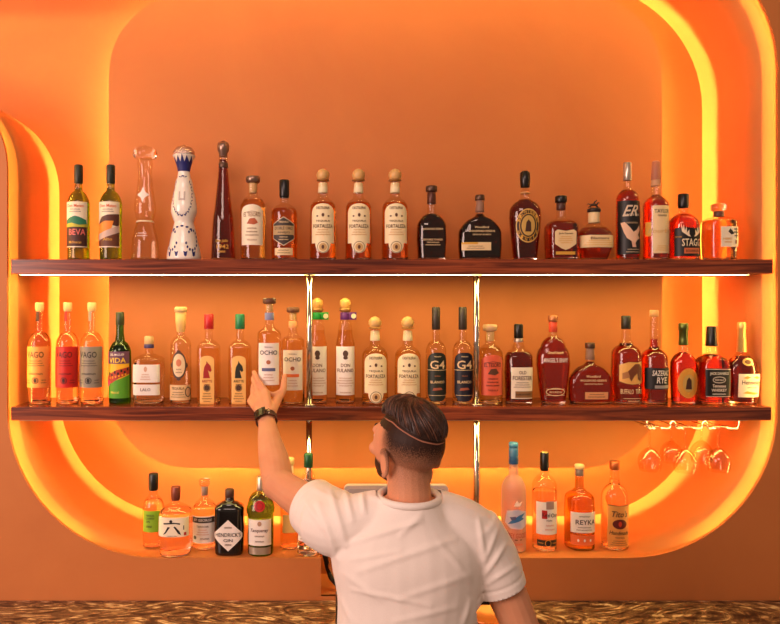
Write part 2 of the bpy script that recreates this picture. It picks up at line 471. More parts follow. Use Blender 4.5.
def smooth_rows(rows, n=5):
    """rounded shoulders: rows (y, hw) -> denser, monotone rows"""
    out = []
    for i in range(len(rows)-1):
        (y0, h0), (y1, h1) = rows[i], rows[i+1]
        if abs(h1-h0) > 2.2 and abs(y1-y0) < 26:
            mode = 'dome' if h1 > h0 else 'foot'
            for k in range(n):
                t = k/n
                e = math.sin(t*PI/2)**.85 if mode == 'dome' else 1-math.cos(t*PI/2)
                # ease-in at the neck, quarter-ellipse at the shoulder
                q = .35*(t*t*(3-2*t))+.65*math.sqrt(max(0, 1-(1-t)**2)) if mode == 'dome' else t
                out.append((y0+(y1-y0)*t, h0+(h1-h0)*q))
        else: out.append((y0, h0))
    out.append(rows[-1]); return out

class Art:
    """flat prints mapped on a bottle's surface; coordinates u (px from centre), y (px in the photo)"""
    def __init__(s, sh): s.sh = sh; s.bm = bmesh.new(); s.mats = []
    def mi(s, m):
        if m not in s.mats: s.mats.append(m)
        return s.mats.index(m)
    def add(s, vs, fs, m, off):
        k = s.sh.k; b = bmesh.new()
        vv = [b.verts.new((u*k, (s.sh.base-y)*k, 0)) for u, y in vs]
        for f in fs:
            try: b.faces.new([vv[i] for i in f])
            except ValueError: pass
        us = [v.co.x for v in vv]
        if not us: return
        x = math.floor(min(us)/.004)*.004+.004
        while x < max(us):
            bmesh.ops.bisect_plane(b, geom=b.verts[:]+b.edges[:]+b.faces[:], plane_co=(x, 0, 0), plane_no=(1, 0, 0)); x += .004
        zs = [v.co.y for v in b.verts]
        if max(zs)-min(zs) > .012 and any(min(zs) < r[0] < max(zs) for r in s.sh.rows):
            z = math.floor(min(zs)/.006)*.006+.006
            while z < max(zs):
                bmesh.ops.bisect_plane(b, geom=b.verts[:]+b.edges[:]+b.faces[:], plane_co=(0, z, 0), plane_no=(0, 1, 0)); z += .006
        i = s.mi(m); mp = {}
        for v in b.verts: mp[v] = s.bm.verts.new(s.sh.front(v.co.x, v.co.y, off))
        for f in b.faces:
            try: g = s.bm.faces.new([mp[v] for v in f.verts]); g.material_index = i
            except ValueError: pass
        b.free()
    def poly(s, pts, m, off): s.add(pts, [tuple(range(len(pts)))], m, off)
    def text(s, t, u, y, w_, h, m, off, shear=0):
        vs, fs = text_polys(t)
        s.add([(u+x*w_+yy*h*shear, y-yy*h) for x, yy in vs], fs, m, off)
    def oval(s, u, y, ru, ry, m, off, n=20): s.poly([(u+ru*math.cos(2*PI*k/n), y+ry*math.sin(2*PI*k/n)) for k in range(n)], m, off)
    def ring(s, u, y, ru, ry, th, m, off, n=24):
        vs = [(u+(ru-(th if j else 0))*math.cos(2*PI*k/n), y+(ry-(th if j else 0))*math.sin(2*PI*k/n)) for k in range(n) for j in (0, 1)]
        s.add(vs, [(2*k, 2*k+1, (2*k+3) % (2*n), (2*k+2) % (2*n)) for k in range(n)], m, off)
    def done(s, name, parent):
        for f in s.bm.faces:
            f.normal_update(); c = f.calc_center_median()
            if f.normal.dot(Vector((c.x, c.y, 0))) < 0: f.normal_flip()
        return finish(name, s.bm, s.mats, parent, keep=True)

def shape_poly(kind, u0, u1, y0, y1):
    w_, h = u1-u0, y1-y0; cu, cy = (u0+u1)/2, (y0+y1)/2
    if kind == 'rect': return [(u0, y0), (u0, y1), (u1, y1), (u1, y0)]
    if kind == 'round':
        r = min(w_, h)*.42
        P = []
        for cx, cy_, a in ((u1-r, y0+r, -90), (u1-r, y1-r, 0), (u0+r, y1-r, 90), (u0+r, y0+r, 180)):
            P += [(cx+r*math.cos(math.radians(a+15*i)), cy_+r*math.sin(math.radians(a+15*i))) for i in range(7)]
        return P
    if kind == 'arch':
        r = w_/2; return [(cu-r*math.cos(PI*i/14), y0+r*.62-r*.62*math.sin(PI*i/14)) for i in range(15)]+[(u1, y1), (u0, y1)]
    if kind == 'oval': return [(cu+w_/2*math.cos(2*PI*i/28), cy+h/2*math.sin(2*PI*i/28)) for i in range(28)]
    if kind == 'hex': return [(cu, y0), (u1, y0+h*.25), (u1, y1-h*.25), (cu, y1), (u0, y1-h*.25), (u0, y0+h*.25)]
    if kind == 'diamond': return [(cu, y0), (u1, cy-h*.06), (u1, cy+h*.06), (cu, y1), (u0, cy+h*.06), (u0, cy-h*.06)]
    if kind == 'seal':      # arch with a round seal hanging from the bottom
        r = w_/2; P = [(cu-r*math.cos(PI*i/14), y0+r*.75-r*.75*math.sin(PI*i/14)) for i in range(15)]
        q = r*.62; yb = y1-q*1.25
        P += [(u1, yb)]+[(cu+q*math.cos(PI*i/12), yb+q*1.25*math.sin(PI*i/12)) for i in range(13)]+[(u0, yb)]
        return P
    if kind == 'shield':
        return [(u0+w_*.12, y0), (cu, y0+h*.07), (u1-w_*.12, y0), (u1, y0+h*.1), (u1, y1-h*.3), (cu+w_*.2, y1-h*.08), (cu, y1), (cu-w_*.2, y1-h*.08), (u0, y1-h*.3), (u0, y0+h*.1)]
    return kind

GL = {'clear': (252, 246, 236), 'olive': (206, 220, 120), 'green': (130, 190, 120), 'lgreen': (180, 210, 90), 'frost': (236, 230, 222), 'smoke': (226, 206, 150)}
LQ = {'frost': (255, 250, 246), 'clear': (255, 250, 240), 'gold': (250, 214, 130), 'amber': (244, 160, 60), 'red': (192, 66, 28), 'dark': (134, 42, 22), 'vdark': (56, 16, 10), 'olive': (176, 206, 60), 'green': (90, 170, 80), 'lgreen': (170, 205, 60), 'pale': (252, 232, 180)}
def bottle(name, label, cx, base, Y, z, body, caps, level=None, liq='clear', glass='clear', n=2.0, dr=1.0, labels=(), prints=(), group=None, solid=None, rot=0, k=None, xz=None):
    """body: rows (y, hw) from top of glass to base; caps: list of (part name, rows, material)"""
    if z == Z3 and not xz: Y = max(.045, 252*DIST/(base-4.2-VY)-DIST)
    Yc = Y; k = k or S(Yc)
    root = empty(name, (xz[0], Yc, xz[1]) if xz else ((cx-VX)*S(Yc), Yc, z), rot)
    tag(root, label, 'bottle', group)
    if xz: k *= 1.045
    else: base = VY+(CZ-z)/S(Yc)      # where the centre of the foot projects
    sh = Shape(smooth_rows(body), base, k, n, dr); top = sh.rows[-1][0]
    e = .0012
    # foot rounding
    r0 = sh.rows[0][1]
    bm = bmesh.new()
    sh.rows = [(0.0, r0*.9), (.003, r0*.98)]+[(max(.006, a), b) for a, b in sh.rows]
    sh.rows.sort(key=lambda q: q[0])
    sh.loft(bm, 0, top)
    if solid is not None:
        finish('body', bm, solid, root)
    else:
        gm = thin_glass('glass_'+glass, GL[glass], .25 if glass == 'frost' else 0)
        finish('glass_body', bm, gm, root)
        bm = bmesh.new(); sh.loft(bm, .0006, .0075, off=-.0012)
        finish('glass_base', bm, liquid('base_'+glass, GL[glass], 1.45), root)
        lv = (base-(level if level is not None else body[0][0]))*k
        bm = bmesh.new(); sh.loft(bm, .009, min(lv, top-.002), off=-.0022)
        finish('liquid', bm, liquid('liquid_'+liq, LQ[liq], 1.14 if liq in ('clear', 'pale', 'frost') else 1.25 if liq in ('gold', 'amber', 'olive', 'lgreen') else 1.33, rough=.5 if liq == 'frost' else 0), root)
    for cn, rows, m in caps:
        bm = bmesh.new()
        pr = sorted([((base-y)*k, hw*k) for y, hw in rows])
        if cn == 'agave_stopper':
            lathe(bm, [(b, a) for a, b in catmull(pr, 4)], 20)
            for i, v in enumerate(bm.verts):
                s_ = math.sin(v.co.z*900+math.atan2(v.co.y, v.co.x)*6)
                v.co.x *= 1+.14*s_; v.co.y *= 1+.14*s_
        else:
            pr2 = []
            for i, (a, b) in enumerate(pr):
                if i == len(pr)-1: pr2 += [(b, a-.0015), (max(b-.0012, 1e-4), a)]
                elif i == 0: pr2 += [(max(b-.0004, 1e-4), a), (b, a+.0006)]
                else: pr2.append((b, a))
            lathe(bm, pr2, 24)
        finish(cn, bm, m, root)
    last = root
    for lb in labels:
        kind, u0, u1, y0, y1, m = lb[:6]; pr = lb[6] if len(lb) > 6 else ()
        a = Art(sh); P = shape_poly(kind, u0, u1, y0, y1)
        a.poly(P, m, .0007)
        lo = a.done('label', root)
        if pr: draw(Art(sh), pr, lo, .0014)
    if prints: draw(Art(sh), prints, root, .0009)
    return root, sh
def draw(a, pr, parent, off):
    for i, q in enumerate(pr):
        o = off+i*.00006
        t = q[0]
        if t == 't': a.text(q[1], q[2], q[3], q[4], q[5], q[6], o+.0003, q[7] if len(q) > 7 else 0)
        elif t == 'r': a.poly([(q[1], q[2]), (q[1], q[4]), (q[3], q[4]), (q[3], q[2])], q[5], o)
        elif t == 'o': a.oval(q[1], q[2], q[3], q[4], q[5], o)
        elif t == 'g': a.ring(q[1], q[2], q[3], q[4], q[5], q[6], o)
        elif t == 'p': a.poly(q[1], q[2], o)
        elif t == 'l':     # rows of fine print
            _, u, y0, y1, w_, m, nn = q
            for j in range(nn):
                yy = y0+(y1-y0)*(j+.5)/nn; ww = w_*(.7+.3*((j*7) % 3)/2)
                a.text('nmomunnwm unom'[:6+(j % 4)*2], u, yy, ww, (y1-y0)/nn*.42, m, o)
    a.done('lettering', parent)

K = ink((30, 22, 20)); BR = ink((96, 58, 34)); WHT = ink((250, 240, 226)); GLD = ink((226, 168, 60)); CRM = paper((250, 236, 206))
CR2 = paper((244, 214, 158)); WPP = paper((250, 240, 228)); BLK = paper((20, 16, 16)); RED = ink((190, 36, 30)); BLU = ink((52, 62, 110))
CORK = mat('cork', (226, 186, 130), .8, vary=.15, scale=200); BCAP = mat('black_cap', (18, 14, 13), .3)
WCAP = mat('pale_wood_cap', (214, 170, 128), .6, scale=90, vary=.12); DWOOD = mat('dark_wood_cap', (112, 70, 48), .5, vary=.15)
SILV = mat('silver_foil', (206, 190, 176), .28, .8); GOLDF = mat('gold_foil', (228, 190, 116), .35, .6); BRNZ = mat('bronze_cap', (96, 70, 56), .35, .6)
CGL = liquid('stopper_glass', (250, 240, 225), 1.45)
YT = .085
# ---- upper shelf
def mezcal(cx, label, arts):
    return bottle('wine_bottle', label, cx, 258, YT, Z1, [(167, 3.4), (184, 3.6), (191, 4.2), (204, 11), (230, 11), (258, 10.8)],
        [('capsule', [(165, 3.9), (166, 4.3), (183.5, 4.3)], mat('dark_green_capsule', (36, 40, 24), .4))], 188, 'olive', 'olive',
        labels=[('rect', -12.5, 12.5, 203, 248, CRM, arts)])
mezcal(78.6, 'green wine-shaped bottle with a green hill on its label, first on the upper shelf', [
    ('t', 'Don Mateo', 0, 207, 17, 3, ink((226, 110, 60))), ('l', 0, 209.5, 214, 14, BR, 2),
    ('p', [(-12, 222), (-6, 219), (0, 217), (4, 218), (11, 221), (12, 225), (4, 226), (-3, 224), (-12, 225)], ink((40, 128, 92))),
    ('p', [(-12, 225), (-3, 224), (4, 226), (12, 225), (12, 228), (-12, 230)], ink((196, 190, 60))),
    ('r', -12, 228, 12, 247, ink((70, 34, 26))), ('t', 'BEVA', 2, 233, 16, 6, ink((240, 120, 110))), ('t', 'Michoacan', 0, 243, 12, 2.6, GLD)])
mezcal(110.7, 'green wine-shaped bottle with a brown and orange landscape label, second on the upper shelf', [
    ('t', 'Don Mateo', 0, 207, 17, 3, ink((226, 110, 60))), ('l', 0, 209.5, 214, 14, BR, 2),
    ('p', [(-12, 226), (-6, 218), (0, 216), (12, 215), (12, 228), (4, 226), (-4, 229)], ink((92, 48, 34))),
    ('p', [(-12, 226), (-2, 222), (6, 222), (3, 232), (-12, 235)], ink((250, 150, 50))),
    ('p', [(-12, 236), (12, 226), (12, 233), (-4, 240), (-12, 241)], ink((214, 186, 170))),
    ('p', [(-12, 242), (12, 233), (12, 247), (-12, 247)], ink((110, 62, 40))), ('t', 'Alto', 0, 240, 9, 3, GLD)])
# clear carafe with domed stopper
bottle('decanter_bottle', 'clear glass decanter with a domed stopper and pinched waist on the upper shelf', 145.1, 258.6, YT, Z1,
    [(158.5, 6.5), (164, 7.8), (170, 6.6), (180, 6.9), (193, 8.6), (203, 10.4), (209, 10.8), (216, 9.6), (221.8, 8), (224, 9), (232, 11), (240, 12.6), (250, 13.6), (258.6, 14)],
    [('stopper', [(158, 5), (157.5, 11), (155, 11.9), (151, 11.2), (147.5, 7.5), (145.8, 1.5)], CGL),
     ('band', [(222.6, 8.9), (221, 8.4)], mat('pale_rope', (240, 220, 180), .7))], 222.5, 'clear', 'clear',
    prints=[('p', [(0, 188), (2, 193), (6, 196), (2, 199), (0, 204), (-2, 199), (-6, 196), (-2, 193)], WHT), ('l', 0, 233, 238, 12, WHT, 2)])
r, sh = bottle('ceramic_decanter', 'white ceramic decanter hand-painted with dark blue leaves on the upper shelf', 184, 258.6, YT, Z1,
    [(156, 11.3), (160, 9), (166, 6.9), (172, 5.8), (178, 6.6), (188, 9.2), (197, 11.2), (206, 12.8), (212, 13), (218, 11.2), (222.3, 9.6), (226, 10.4), (234, 12.4), (245, 14.6), (258.6, 17)],
    [('stopper', [(156, 10.5), (155.5, 10.8), (152, 10.6), (148, 7.8), (145.2, 2)], mat('hammered_silver', (200, 180, 168), .22, .9, bump=.8, scale=400))],
    solid=mat('glazed_ceramic', (250, 240, 226), .18, coat=.5))
a = Art(sh); navy = ink((26, 32, 110)); o = .0008
crown = []
for i in range(6):
    u = -12.5+i*5; crown += [(u, 162), (u+1.2, 158), (u+2.5, 162.5)]
wide = [(-16, 159), (-12, 163), (-10, 157), (-7, 163), (-4.5, 157), (-2, 163), (0, 155.5), (2, 163), (4.5, 157), (7, 163), (10, 157), (12, 163), (16, 159), (16, 172), (-16, 172)]
a.poly(wide, navy, o)
for i in range(18):
    t = 2*PI*i/18; u, y = 9.6*math.cos(t), 196.5+19*math.sin(t)*(1 if math.sin(t) > 0 else .95)
    if abs(y-180) < 1: continue
    for q in (-1, 1):
        d = t+q*.9
        a.poly([(u, y), (u+1.7*math.cos(d)-.7*math.sin(d), y+2.4*math.sin(d)+.7*math.cos(d)), (u+3*math.cos(d), y+3.6*math.sin(d)), (u+1.7*math.cos(d)+.7*math.sin(d), y+2.4*math.sin(d)-.7*math.cos(d))], navy, o)
for cx_ in (-11, 11):
    for i in range(12):
        t = PI*(.1+1.6*i/11)*(1 if cx_ > 0 else -1)+(PI if cx_ < 0 else 0); u, y = cx_-6.5*math.cos(t), 241+10*math.sin(t)
        a.oval(u, y, 1.0, 1.5, navy, o, 8)
for u, y in ((0, 227), (-5, 228), (5, 228), (-9, 230), (9, 230)): a.oval(u, y, 1.6, 1.0, navy, o, 8)
for u in (-13, -4.5, 4.5, 13):
    a.poly([(u-2, 252), (u, 253), (u+2, 252), (u+1.2, 256.5), (u, 257.5), (u-1.2, 256.5)], navy, o)
gy = ink((200, 186, 176)); a.poly([(-3.2, 193), (-1.8, 193), (-1.8, 200), (1.8, 200), (1.8, 193), (3.2, 193), (3.2, 202), (-3.2, 202)], gy, o)
a.done('painted_leaves', r)
bottle('tall_bottle', 'very tall tapering dark amber bottle with a round stopper and gold lettering', 223.3, 258.6, YT, Z1,
    [(155, 4), (165, 4.6), (180, 6), (210, 9), (235, 11.3), (258.6, 12.6)],
    [('stopper', [(157, 4.1), (153, 4.4), (151, 5.8), (146, 6), (143, 5), (141, 2)], mat('pewter', (150, 120, 104), .3, .8)),
     ('medallion', [(168, 4.9), (163, 4.7)], BRNZ)], 160, 'dark', 'clear',
    prints=[('t', 'Don Julio', 0, 242, 12, 3.6, GLD, .2), ('t', '1942', 1, 247.5, 12, 4.2, GLD), ('l', 0, 250, 255, 10, GLD, 1)])
def tesoro(cx, base, z, lab, col, txt, liqn, cap, y0):
    d = base-258
    return bottle('tequila_bottle', lab, cx, base, YT if z == Z1 else .1, z,
        [(183+d, 4.6), (192+d, 5), (196+d, 5), (207+d, 12.8), (230+d, 12.8), (base, 12.4)],
        [('stopper', [(183+d, 6), (182+d, 7), (178+d, 7.2), (176.5+d, 6.6)], cap), ('cork', [(193+d, 4.0), (183.2+d, 4.2)], CORK)], 200+d, liqn, 'clear',
        labels=[('arch', -12, 12, 206+d, 246+d, col, [('p', [(-8+i*1.6, 212.5+d+abs(i-5)*.28) for i in range(11)]+[(8-i*1.6, 213+d+abs(i-5)*.28) for i in range(11)], txt),
            ('t', 'EL TESORO', 0, 216+d, 17, 4, txt), ('p', [(-5, 225+d), (-2, 220+d), (3, 219.5+d), (6, 224+d), (2, 226+d)], BR if col is not CRM else ink((190, 96, 56))),
            ('l', 0, 228+d, 238+d, 13, txt, 3), ('t', 'TEQUILA', 0, 241+d, 10, 1.8, txt)])])
tesoro(253, 258, Z1, 'clear square-shouldered bottle with cream arched label and wide pewter stopper', CRM, ink((150, 110, 70)), 'gold', mat('pewter', (150, 120, 104)), 0)
bottle('tequila_bottle', 'amber bottle with a dark hexagonal label and black cap on the upper shelf', 284.3, 258, YT, Z1,
    [(190, 3.6), (204, 4), (213, 13.2), (236, 13.5), (258, 13.2)], [('cap', [(180, 4.6), (181, 5), (196, 5), (198, 4.4)], BCAP)], 209, 'amber', 'clear',
    labels=[('hex', -11.5, 11.5, 218, 247, paper((214, 190, 150)), [('p', shape_poly('hex', -10.8, 10.8, 219, 246), ink((62, 50, 44))), ('r', -10.8, 227, 10.8, 236, ink((190, 160, 110))),
        ('t', 'DOBLE ORO', 0, 229.5, 18, 3, K), ('t', 'ANEJO', 0, 234, 12, 2.4, K), ('l', 0, 237, 242, 11, CR2, 2), ('t', 'TEQUILA', 0, 223.5, 10, 2, CR2)]),
        ('rect', -9.5, 9.5, 249, 256, CR2, [('l', 0, 250, 255, 15, BR, 2)])])
def fort(cx, base, z, Y, lab, grp, liqn='gold'):
    d = base-258.4; cr = paper((252, 232, 184)); gd = ink((206, 150, 66))
    bottle('tequila_bottle', lab, cx, base, Y, z, [(180+d, 4.4), (196+d, 4.8), (199+d, 6), (208+d, 12.9), (230+d, 13.2), (base, 13.4)],
        [('agave_stopper', [(179.4+d, 4.6), (176.6+d, 5.9), (173+d, 5.7), (170.2+d, 3.6), (168.8+d, .8)], mat('agave_stopper', (226, 178, 110), .35)),
         ('collar', [(181.4+d, 4.2), (180.9+d, 6.5), (179.9+d, 6.5), (179.2+d, 5)], mat('collar_gold', (176, 128, 70), .35, .5)),
         ('neck_label', [(193+d, 4.9), (183+d, 4.4)], cr)], 203+d, liqn, 'clear',
        labels=[('seal', -12.6, 12.6, 205+d, 254+d, cr, [('g', 0, 248+d, 5.6, 5.6, .5, BR), ('o', 0, 248+d, 3.8, 3.8, ink((214, 172, 110))), ('o', 0, 248+d, 1.4, 2, BR),
            ('t', 'DESTILERIA', 0, 209.5+d, 13, 2.6, BR), ('o', 0, 216.5+d, 1.3, 1.8, BR), ('o', -5.5, 217.5+d, 1, .8, BR), ('o', 5.5, 217.5+d, 1, .8, BR),
            ('t', 'TEQUILA', 0, 222.5+d, 14, 2.2, BR), ('t', 'FORTALEZA', 0, 227.5+d, 20, 3.6, BR), ('l', 0, 230+d, 237+d, 15, gd, 3)])], group=grp)
fort(322.9, 258.4, Z1, YT, 'honey-coloured agave-stoppered bottle right of the hexagonal label bottle', 'agave-stoppered bottles on the upper shelf', 'amber')
fort(358.5, 258.4, Z1, YT, 'honey-coloured agave-stoppered bottle, middle of the three on the upper shelf', 'agave-stoppered bottles on the upper shelf', 'amber')
fort(395, 258.4, Z1, YT, 'honey-coloured agave-stoppered bottle beside the small dark whiskey bottle', 'agave-stoppered bottles on the upper shelf', 'amber')
bottle('whiskey_bottle', 'rounded near-black whiskey bottle with long neck between agave stopper and wide flask', 431.5, 258.8, YT, Z1,
    [(190, 3.6), (213.5, 4.2), (226, 14.6), (240, 15), (258.8, 13.8)], [('cap', [(186, 5.4), (187, 5.8), (191.5, 5.8)], BRNZ), ('neck_seal', [(192, 4.2), (204, 4.4)], mat('dark_foil', (92, 52, 40), .35, .4))],
    214, 'vdark', 'clear', n=3, dr=.7, prints=[('t', 'WOODFORD RESERVE', 0, 230, 20, 1.8, CR2), ('t', 'DOUBLE OAKED', 0, 240.5, 19, 1.8, CR2), ('l', 0, 242, 247, 17, CR2, 2)])
def wood_(cx, base, z, Y, lab, lbl, lq):
    d = base-258.8
    bottle('whiskey_bottle', lab, cx, base, Y, z, [(199+d, 3.4), (214+d, 3.9), (217+d, 6), (233+d, 21.4), (245+d, 21.8), (base, 20.8)],
        [('cap', [(195+d, 4.4), (196+d, 4.8), (200.5+d, 4.8)], BRNZ), ('neck_seal', [(212+d, 4.4), (207+d, 4.2), (200.6+d, 3.8)], mat('seal_paper', (150, 110, 88), .5))], 214+d, lq, 'clear', n=3.2, dr=.45,
        labels=lbl, prints=[('t', 'Woodford', 0, 228+d, 14, 2.2, CR2, .3), ('t', 'WOODFORD RESERVE', 0, 232+d, 26, 2, CR2), ('t', 'KENTUCKY BOURBON', 0, 235.4+d, 18, 1.4, CR2)])
wood_(479.8, 258.8, Z1, YT, 'wide dark flask-shaped whiskey bottle with a cream strip label on the upper shelf',
    [('rect', -20, 9, 243, 251, CR2, [('r', -20, 243, -4, 245, GLD), ('l', -6, 246, 250, 20, BR, 2)])], 'vdark')
def oval_art(cy, rx, ry, word, word2):
    P = [('o', 0, cy, rx-1, ry-1, ink((52, 30, 20))), ('g', 0, cy, rx*.72, ry*.72, .6, GLD), ('o', 0, cy, rx*.55, ry*.6, ink((210, 168, 84))), ('p', [(-3, cy+6), (-2, cy-3), (0, cy-6), (2.5, cy-3), (3, cy+6)], ink((70, 38, 24)))]
    for i, c in enumerate(word):
        t = PI*(1.12+.76*i/(len(word)-1)); P.append(('t', c, rx*.83*math.cos(t), cy+ry*.83*math.sin(t), 2.1, 3.4, GLD))
    for i, c in enumerate(word2):
        t = PI*(.84-.68*i/(len(word2)-1)); P.append(('t', c, rx*.83*math.cos(t), cy+ry*.83*math.sin(t), 2.1, 3.4, GLD))
    return P
bottle('whiskey_bottle', 'tall broad-shouldered red whiskey bottle with black wax cap and large oval label', 525, 259.6, YT, Z1,
    [(190, 3.8), (199, 4.6), (201, 7), (211, 15.6), (218, 16), (240, 14), (259.6, 12)], [('wax_cap', [(187.6, 4.4), (180, 5), (173, 4.9), (171, 3)], BCAP), ('ring', [(194, 4.4), (193, 4.9), (192, 4.4)], mat('glass_ring', (210, 150, 90), .2))],
    200, 'dark', 'clear', n=2.3, dr=.75, labels=[('oval', -12, 12, 210, 243.5, paper((226, 178, 88)), oval_art(226.7, 12, 16.7, "MICHTER'S", 'SINGLE'))])
bottle('whiskey_bottle', 'square red whiskey bottle with a cream shield label on the upper shelf', 561, 259.6, YT, Z1,
    [(204, 3.8), (212, 4.2), (219, 5.2), (227, 14.8), (236, 15), (259.6, 14)], [('cap', [(196, 5.4), (197, 5.8), (202.6, 5.8)], BCAP), ('neck_seal', [(203, 4.4), (210, 4.4)], mat('brown_seal', (80, 44, 34), .4))],
    222, 'red', 'clear', n=5, dr=.95, labels=[('shield', -10.5, 10.5, 231, 251, CR2, [('t', 'Jack Daniels', 0, 235, 14, 2.2, BR), ('l', 0, 237, 245, 14, GLD, 4)]), ('rect', -9.5, 9.5, 252.5, 255.5, GLD)])
r, sh = bottle('whiskey_bottle', 'squat faceted bourbon bottle with a horse and rider stopper', 594, 259.6, YT, Z1,
    [(214, 4.8), (223.5, 5.2), (226, 8), (237, 17), (247, 17), (259.6, 12.8)], [('stopper', [(208, 4), (209, 6.4), (211.6, 6.6), (212.4, 5.6)], mat('dark_stopper', (40, 30, 28), .4)),
     ('neck_label', [(212.5, 5.5), (223, 5.7)], CR2)], 228, 'red', 'clear', n=2.6, dr=.95,
    labels=[('rect', -21, 21, 236.5, 248.5, CR2, [('t', 'Blantons', 0, 239.5, 18, 2.6, BR), ('l', 0, 241, 247, 30, GLD, 3)])])
bm = bmesh.new(); k = sh.k
def hz(u, y, q=0): return Vector((u*k, q*k, (sh.base-y)*k))
tube(bm, [hz(-3, 205), hz(0, 204.6), hz(3, 205)], [1.0*k, 1.3*k, 1.2*k], 8)
tube(bm, [hz(2.6, 205), hz(4.2, 202.6), hz(5.6, 203)], [1.0*k, .7*k, .5*k], 8)
for u0, u1 in ((-3, -5.6), (-2.4, -3.6), (2.6, 5.6), (2, 4)): tube(bm, [hz(u0, 205.4), hz((u0+u1)/2-.4, 206.8), hz(u1, 207.9)], [.6*k, .4*k, .3*k], 6)
tube(bm, [hz(-3.6, 204.8), hz(-6, 203.6), hz(-7, 205)], [.5*k, .4*k, .2*k], 6)
tube(bm, [hz(0, 204), hz(.8, 201.8), hz(2.2, 201.2)], [.8*k, .7*k, .5*k], 8); ellipsoid(bm, hz(2.5, 200.6), (.7*k, .7*k, .7*k), seg=10)
finish('horse_figurine', bm, mat('dark_stopper', (40, 30, 28), .4), r)
bottle('whiskey_bottle', 'slim whiskey bottle with black label showing a pale flying bird and silver cap', 627.5, 260.4, YT, Z1,
    [(179, 3.4), (189, 3.6), (199, 11), (230, 11.3), (260.4, 11.2)], [('cap', [(162.5, 3.6), (163.5, 4.1), (180.5, 4.1)], SILV)], 190, 'red', 'clear',
    labels=[('rect', -15, 15, 202, 255, BLK, [('t', 'ER', 0, 212, 14, 11, ink((224, 200, 170)), .4), ('t', 'EAGLE RARE', 1, 216, 15, 2, ink((230, 210, 180))), ('l', 0, 222, 226, 16, ink((190, 160, 120)), 1),
        ('p', [(-11, 224), (-7, 223), (-2, 229), (1, 233), (4, 231), (8, 226), (9, 231), (6, 236), (9, 239), (5, 241), (2, 245), (-1, 242), (-5, 239), (-8, 233)], ink((240, 196, 160))),
        ('p', [(-1, 242), (3, 244), (4, 248), (0, 248)], ink((230, 180, 150))), ('l', 2, 249, 254, 18, ink((226, 200, 160)), 2)])])
bottle('whiskey_bottle', 'slim bourbon bottle with a long cream label and a paper strip over its cap', 655.8, 260.4, YT, Z1,
    [(183, 3.6), (196, 4.4), (206, 12.2), (230, 12.5), (260.4, 12.2)], [('cap', [(161, 2.8), (162, 3.4), (183, 4.4), (186, 4.8)], mat('paper_strip', (214, 160, 116), .5)), ('strip', [(161.8, 3.6), (180, 4.6)], mat('seal_strip', (190, 120, 90), .5))],
    195, 'red', 'clear', n=2, labels=[('rect', -8, 10, 207, 254, CR2, [('t', 'TAYLOR', 1, 212.5, 15, 3.8, K), ('l', 1, 215, 219, 13, BR, 1), ('t', 'Bourbon', 1, 232, 26, 4, ink((220, 180, 110)), .3), ('l', 1, 246, 252, 13, GLD, 3)]),
        ('rect', -16, -9.5, 223, 237, ink((236, 176, 70)))])
bottle('whiskey_bottle', 'round-shouldered whiskey bottle with white antlers above bold white lettering', 683.3, 260.8, YT, Z1,
    [(207, 4.2), (213.5, 4.6), (224, 14), (235, 14.3), (260.8, 14)], [('cap', [(194, 4.6), (195, 5.1), (206, 5.1), (208, 4.6)], BCAP)], 214, 'red', 'clear', n=2.4,
    labels=[('rect', -15, 15, 229, 257, BLK, [('t', 'STAGG', 1.5, 243.5, 19, 7.4, ink((250, 230, 190))), ('r', -6, 249, 10, 254.5, ink((214, 110, 60))), ('t', 'BOURBON', 2, 251.8, 13, 2.2, K),
        ('t', 'KENTUCKY', -11, 238, 6, 1.5, GLD)]+
        [('p', [(s*x+1.5, y) for x, y in ((1.5, 238), (4, 237.5), (9.5, 233), (10.5, 224), (8.6, 230), (8, 226), (7, 232), (5.5, 228), (5.2, 234), (3, 231), (3, 235.5))], ink((250, 226, 190))) for s in (-1, 1)])])
bottle('whisky_bottle', 'faceted golden whisky bottle with glass stopper, last on the upper shelf', 718.6, 260.8, YT, Z1,
    [(212, 4.2), (217, 4.8), (219.5, 12), (223, 14.6), (240, 15), (260.8, 14.2)], [('collar', [(211.5, 4.8), (216.6, 5)], mat('dark_collar', (90, 54, 44), .4)), ('stopper', [(204, 5.6), (205, 6.8), (210, 6.8), (211.3, 5.4)], CGL)],
    221, 'gold', 'clear', n=3.4, labels=[('rect', -6, 14, 228, 248, CRM, [('r', 7, 230, 12, 231.2, K), ('r', 9, 229, 10.2, 240, K), ('r', 6.4, 233, 12.4, 234.2, K), ('r', 7.2, 236.6, 12, 237.6, K), ('p', [(3, 230), (5, 232), (7, 235), (4, 236), (1, 233)], K),
        ('t', 'HIBIKI', 0, 240, 8, 2, GLD), ('l', 1, 241.5, 245, 10, GLD, 1), ('r', 8, 241, 10.5, 245, ink((130, 60, 40)))])])

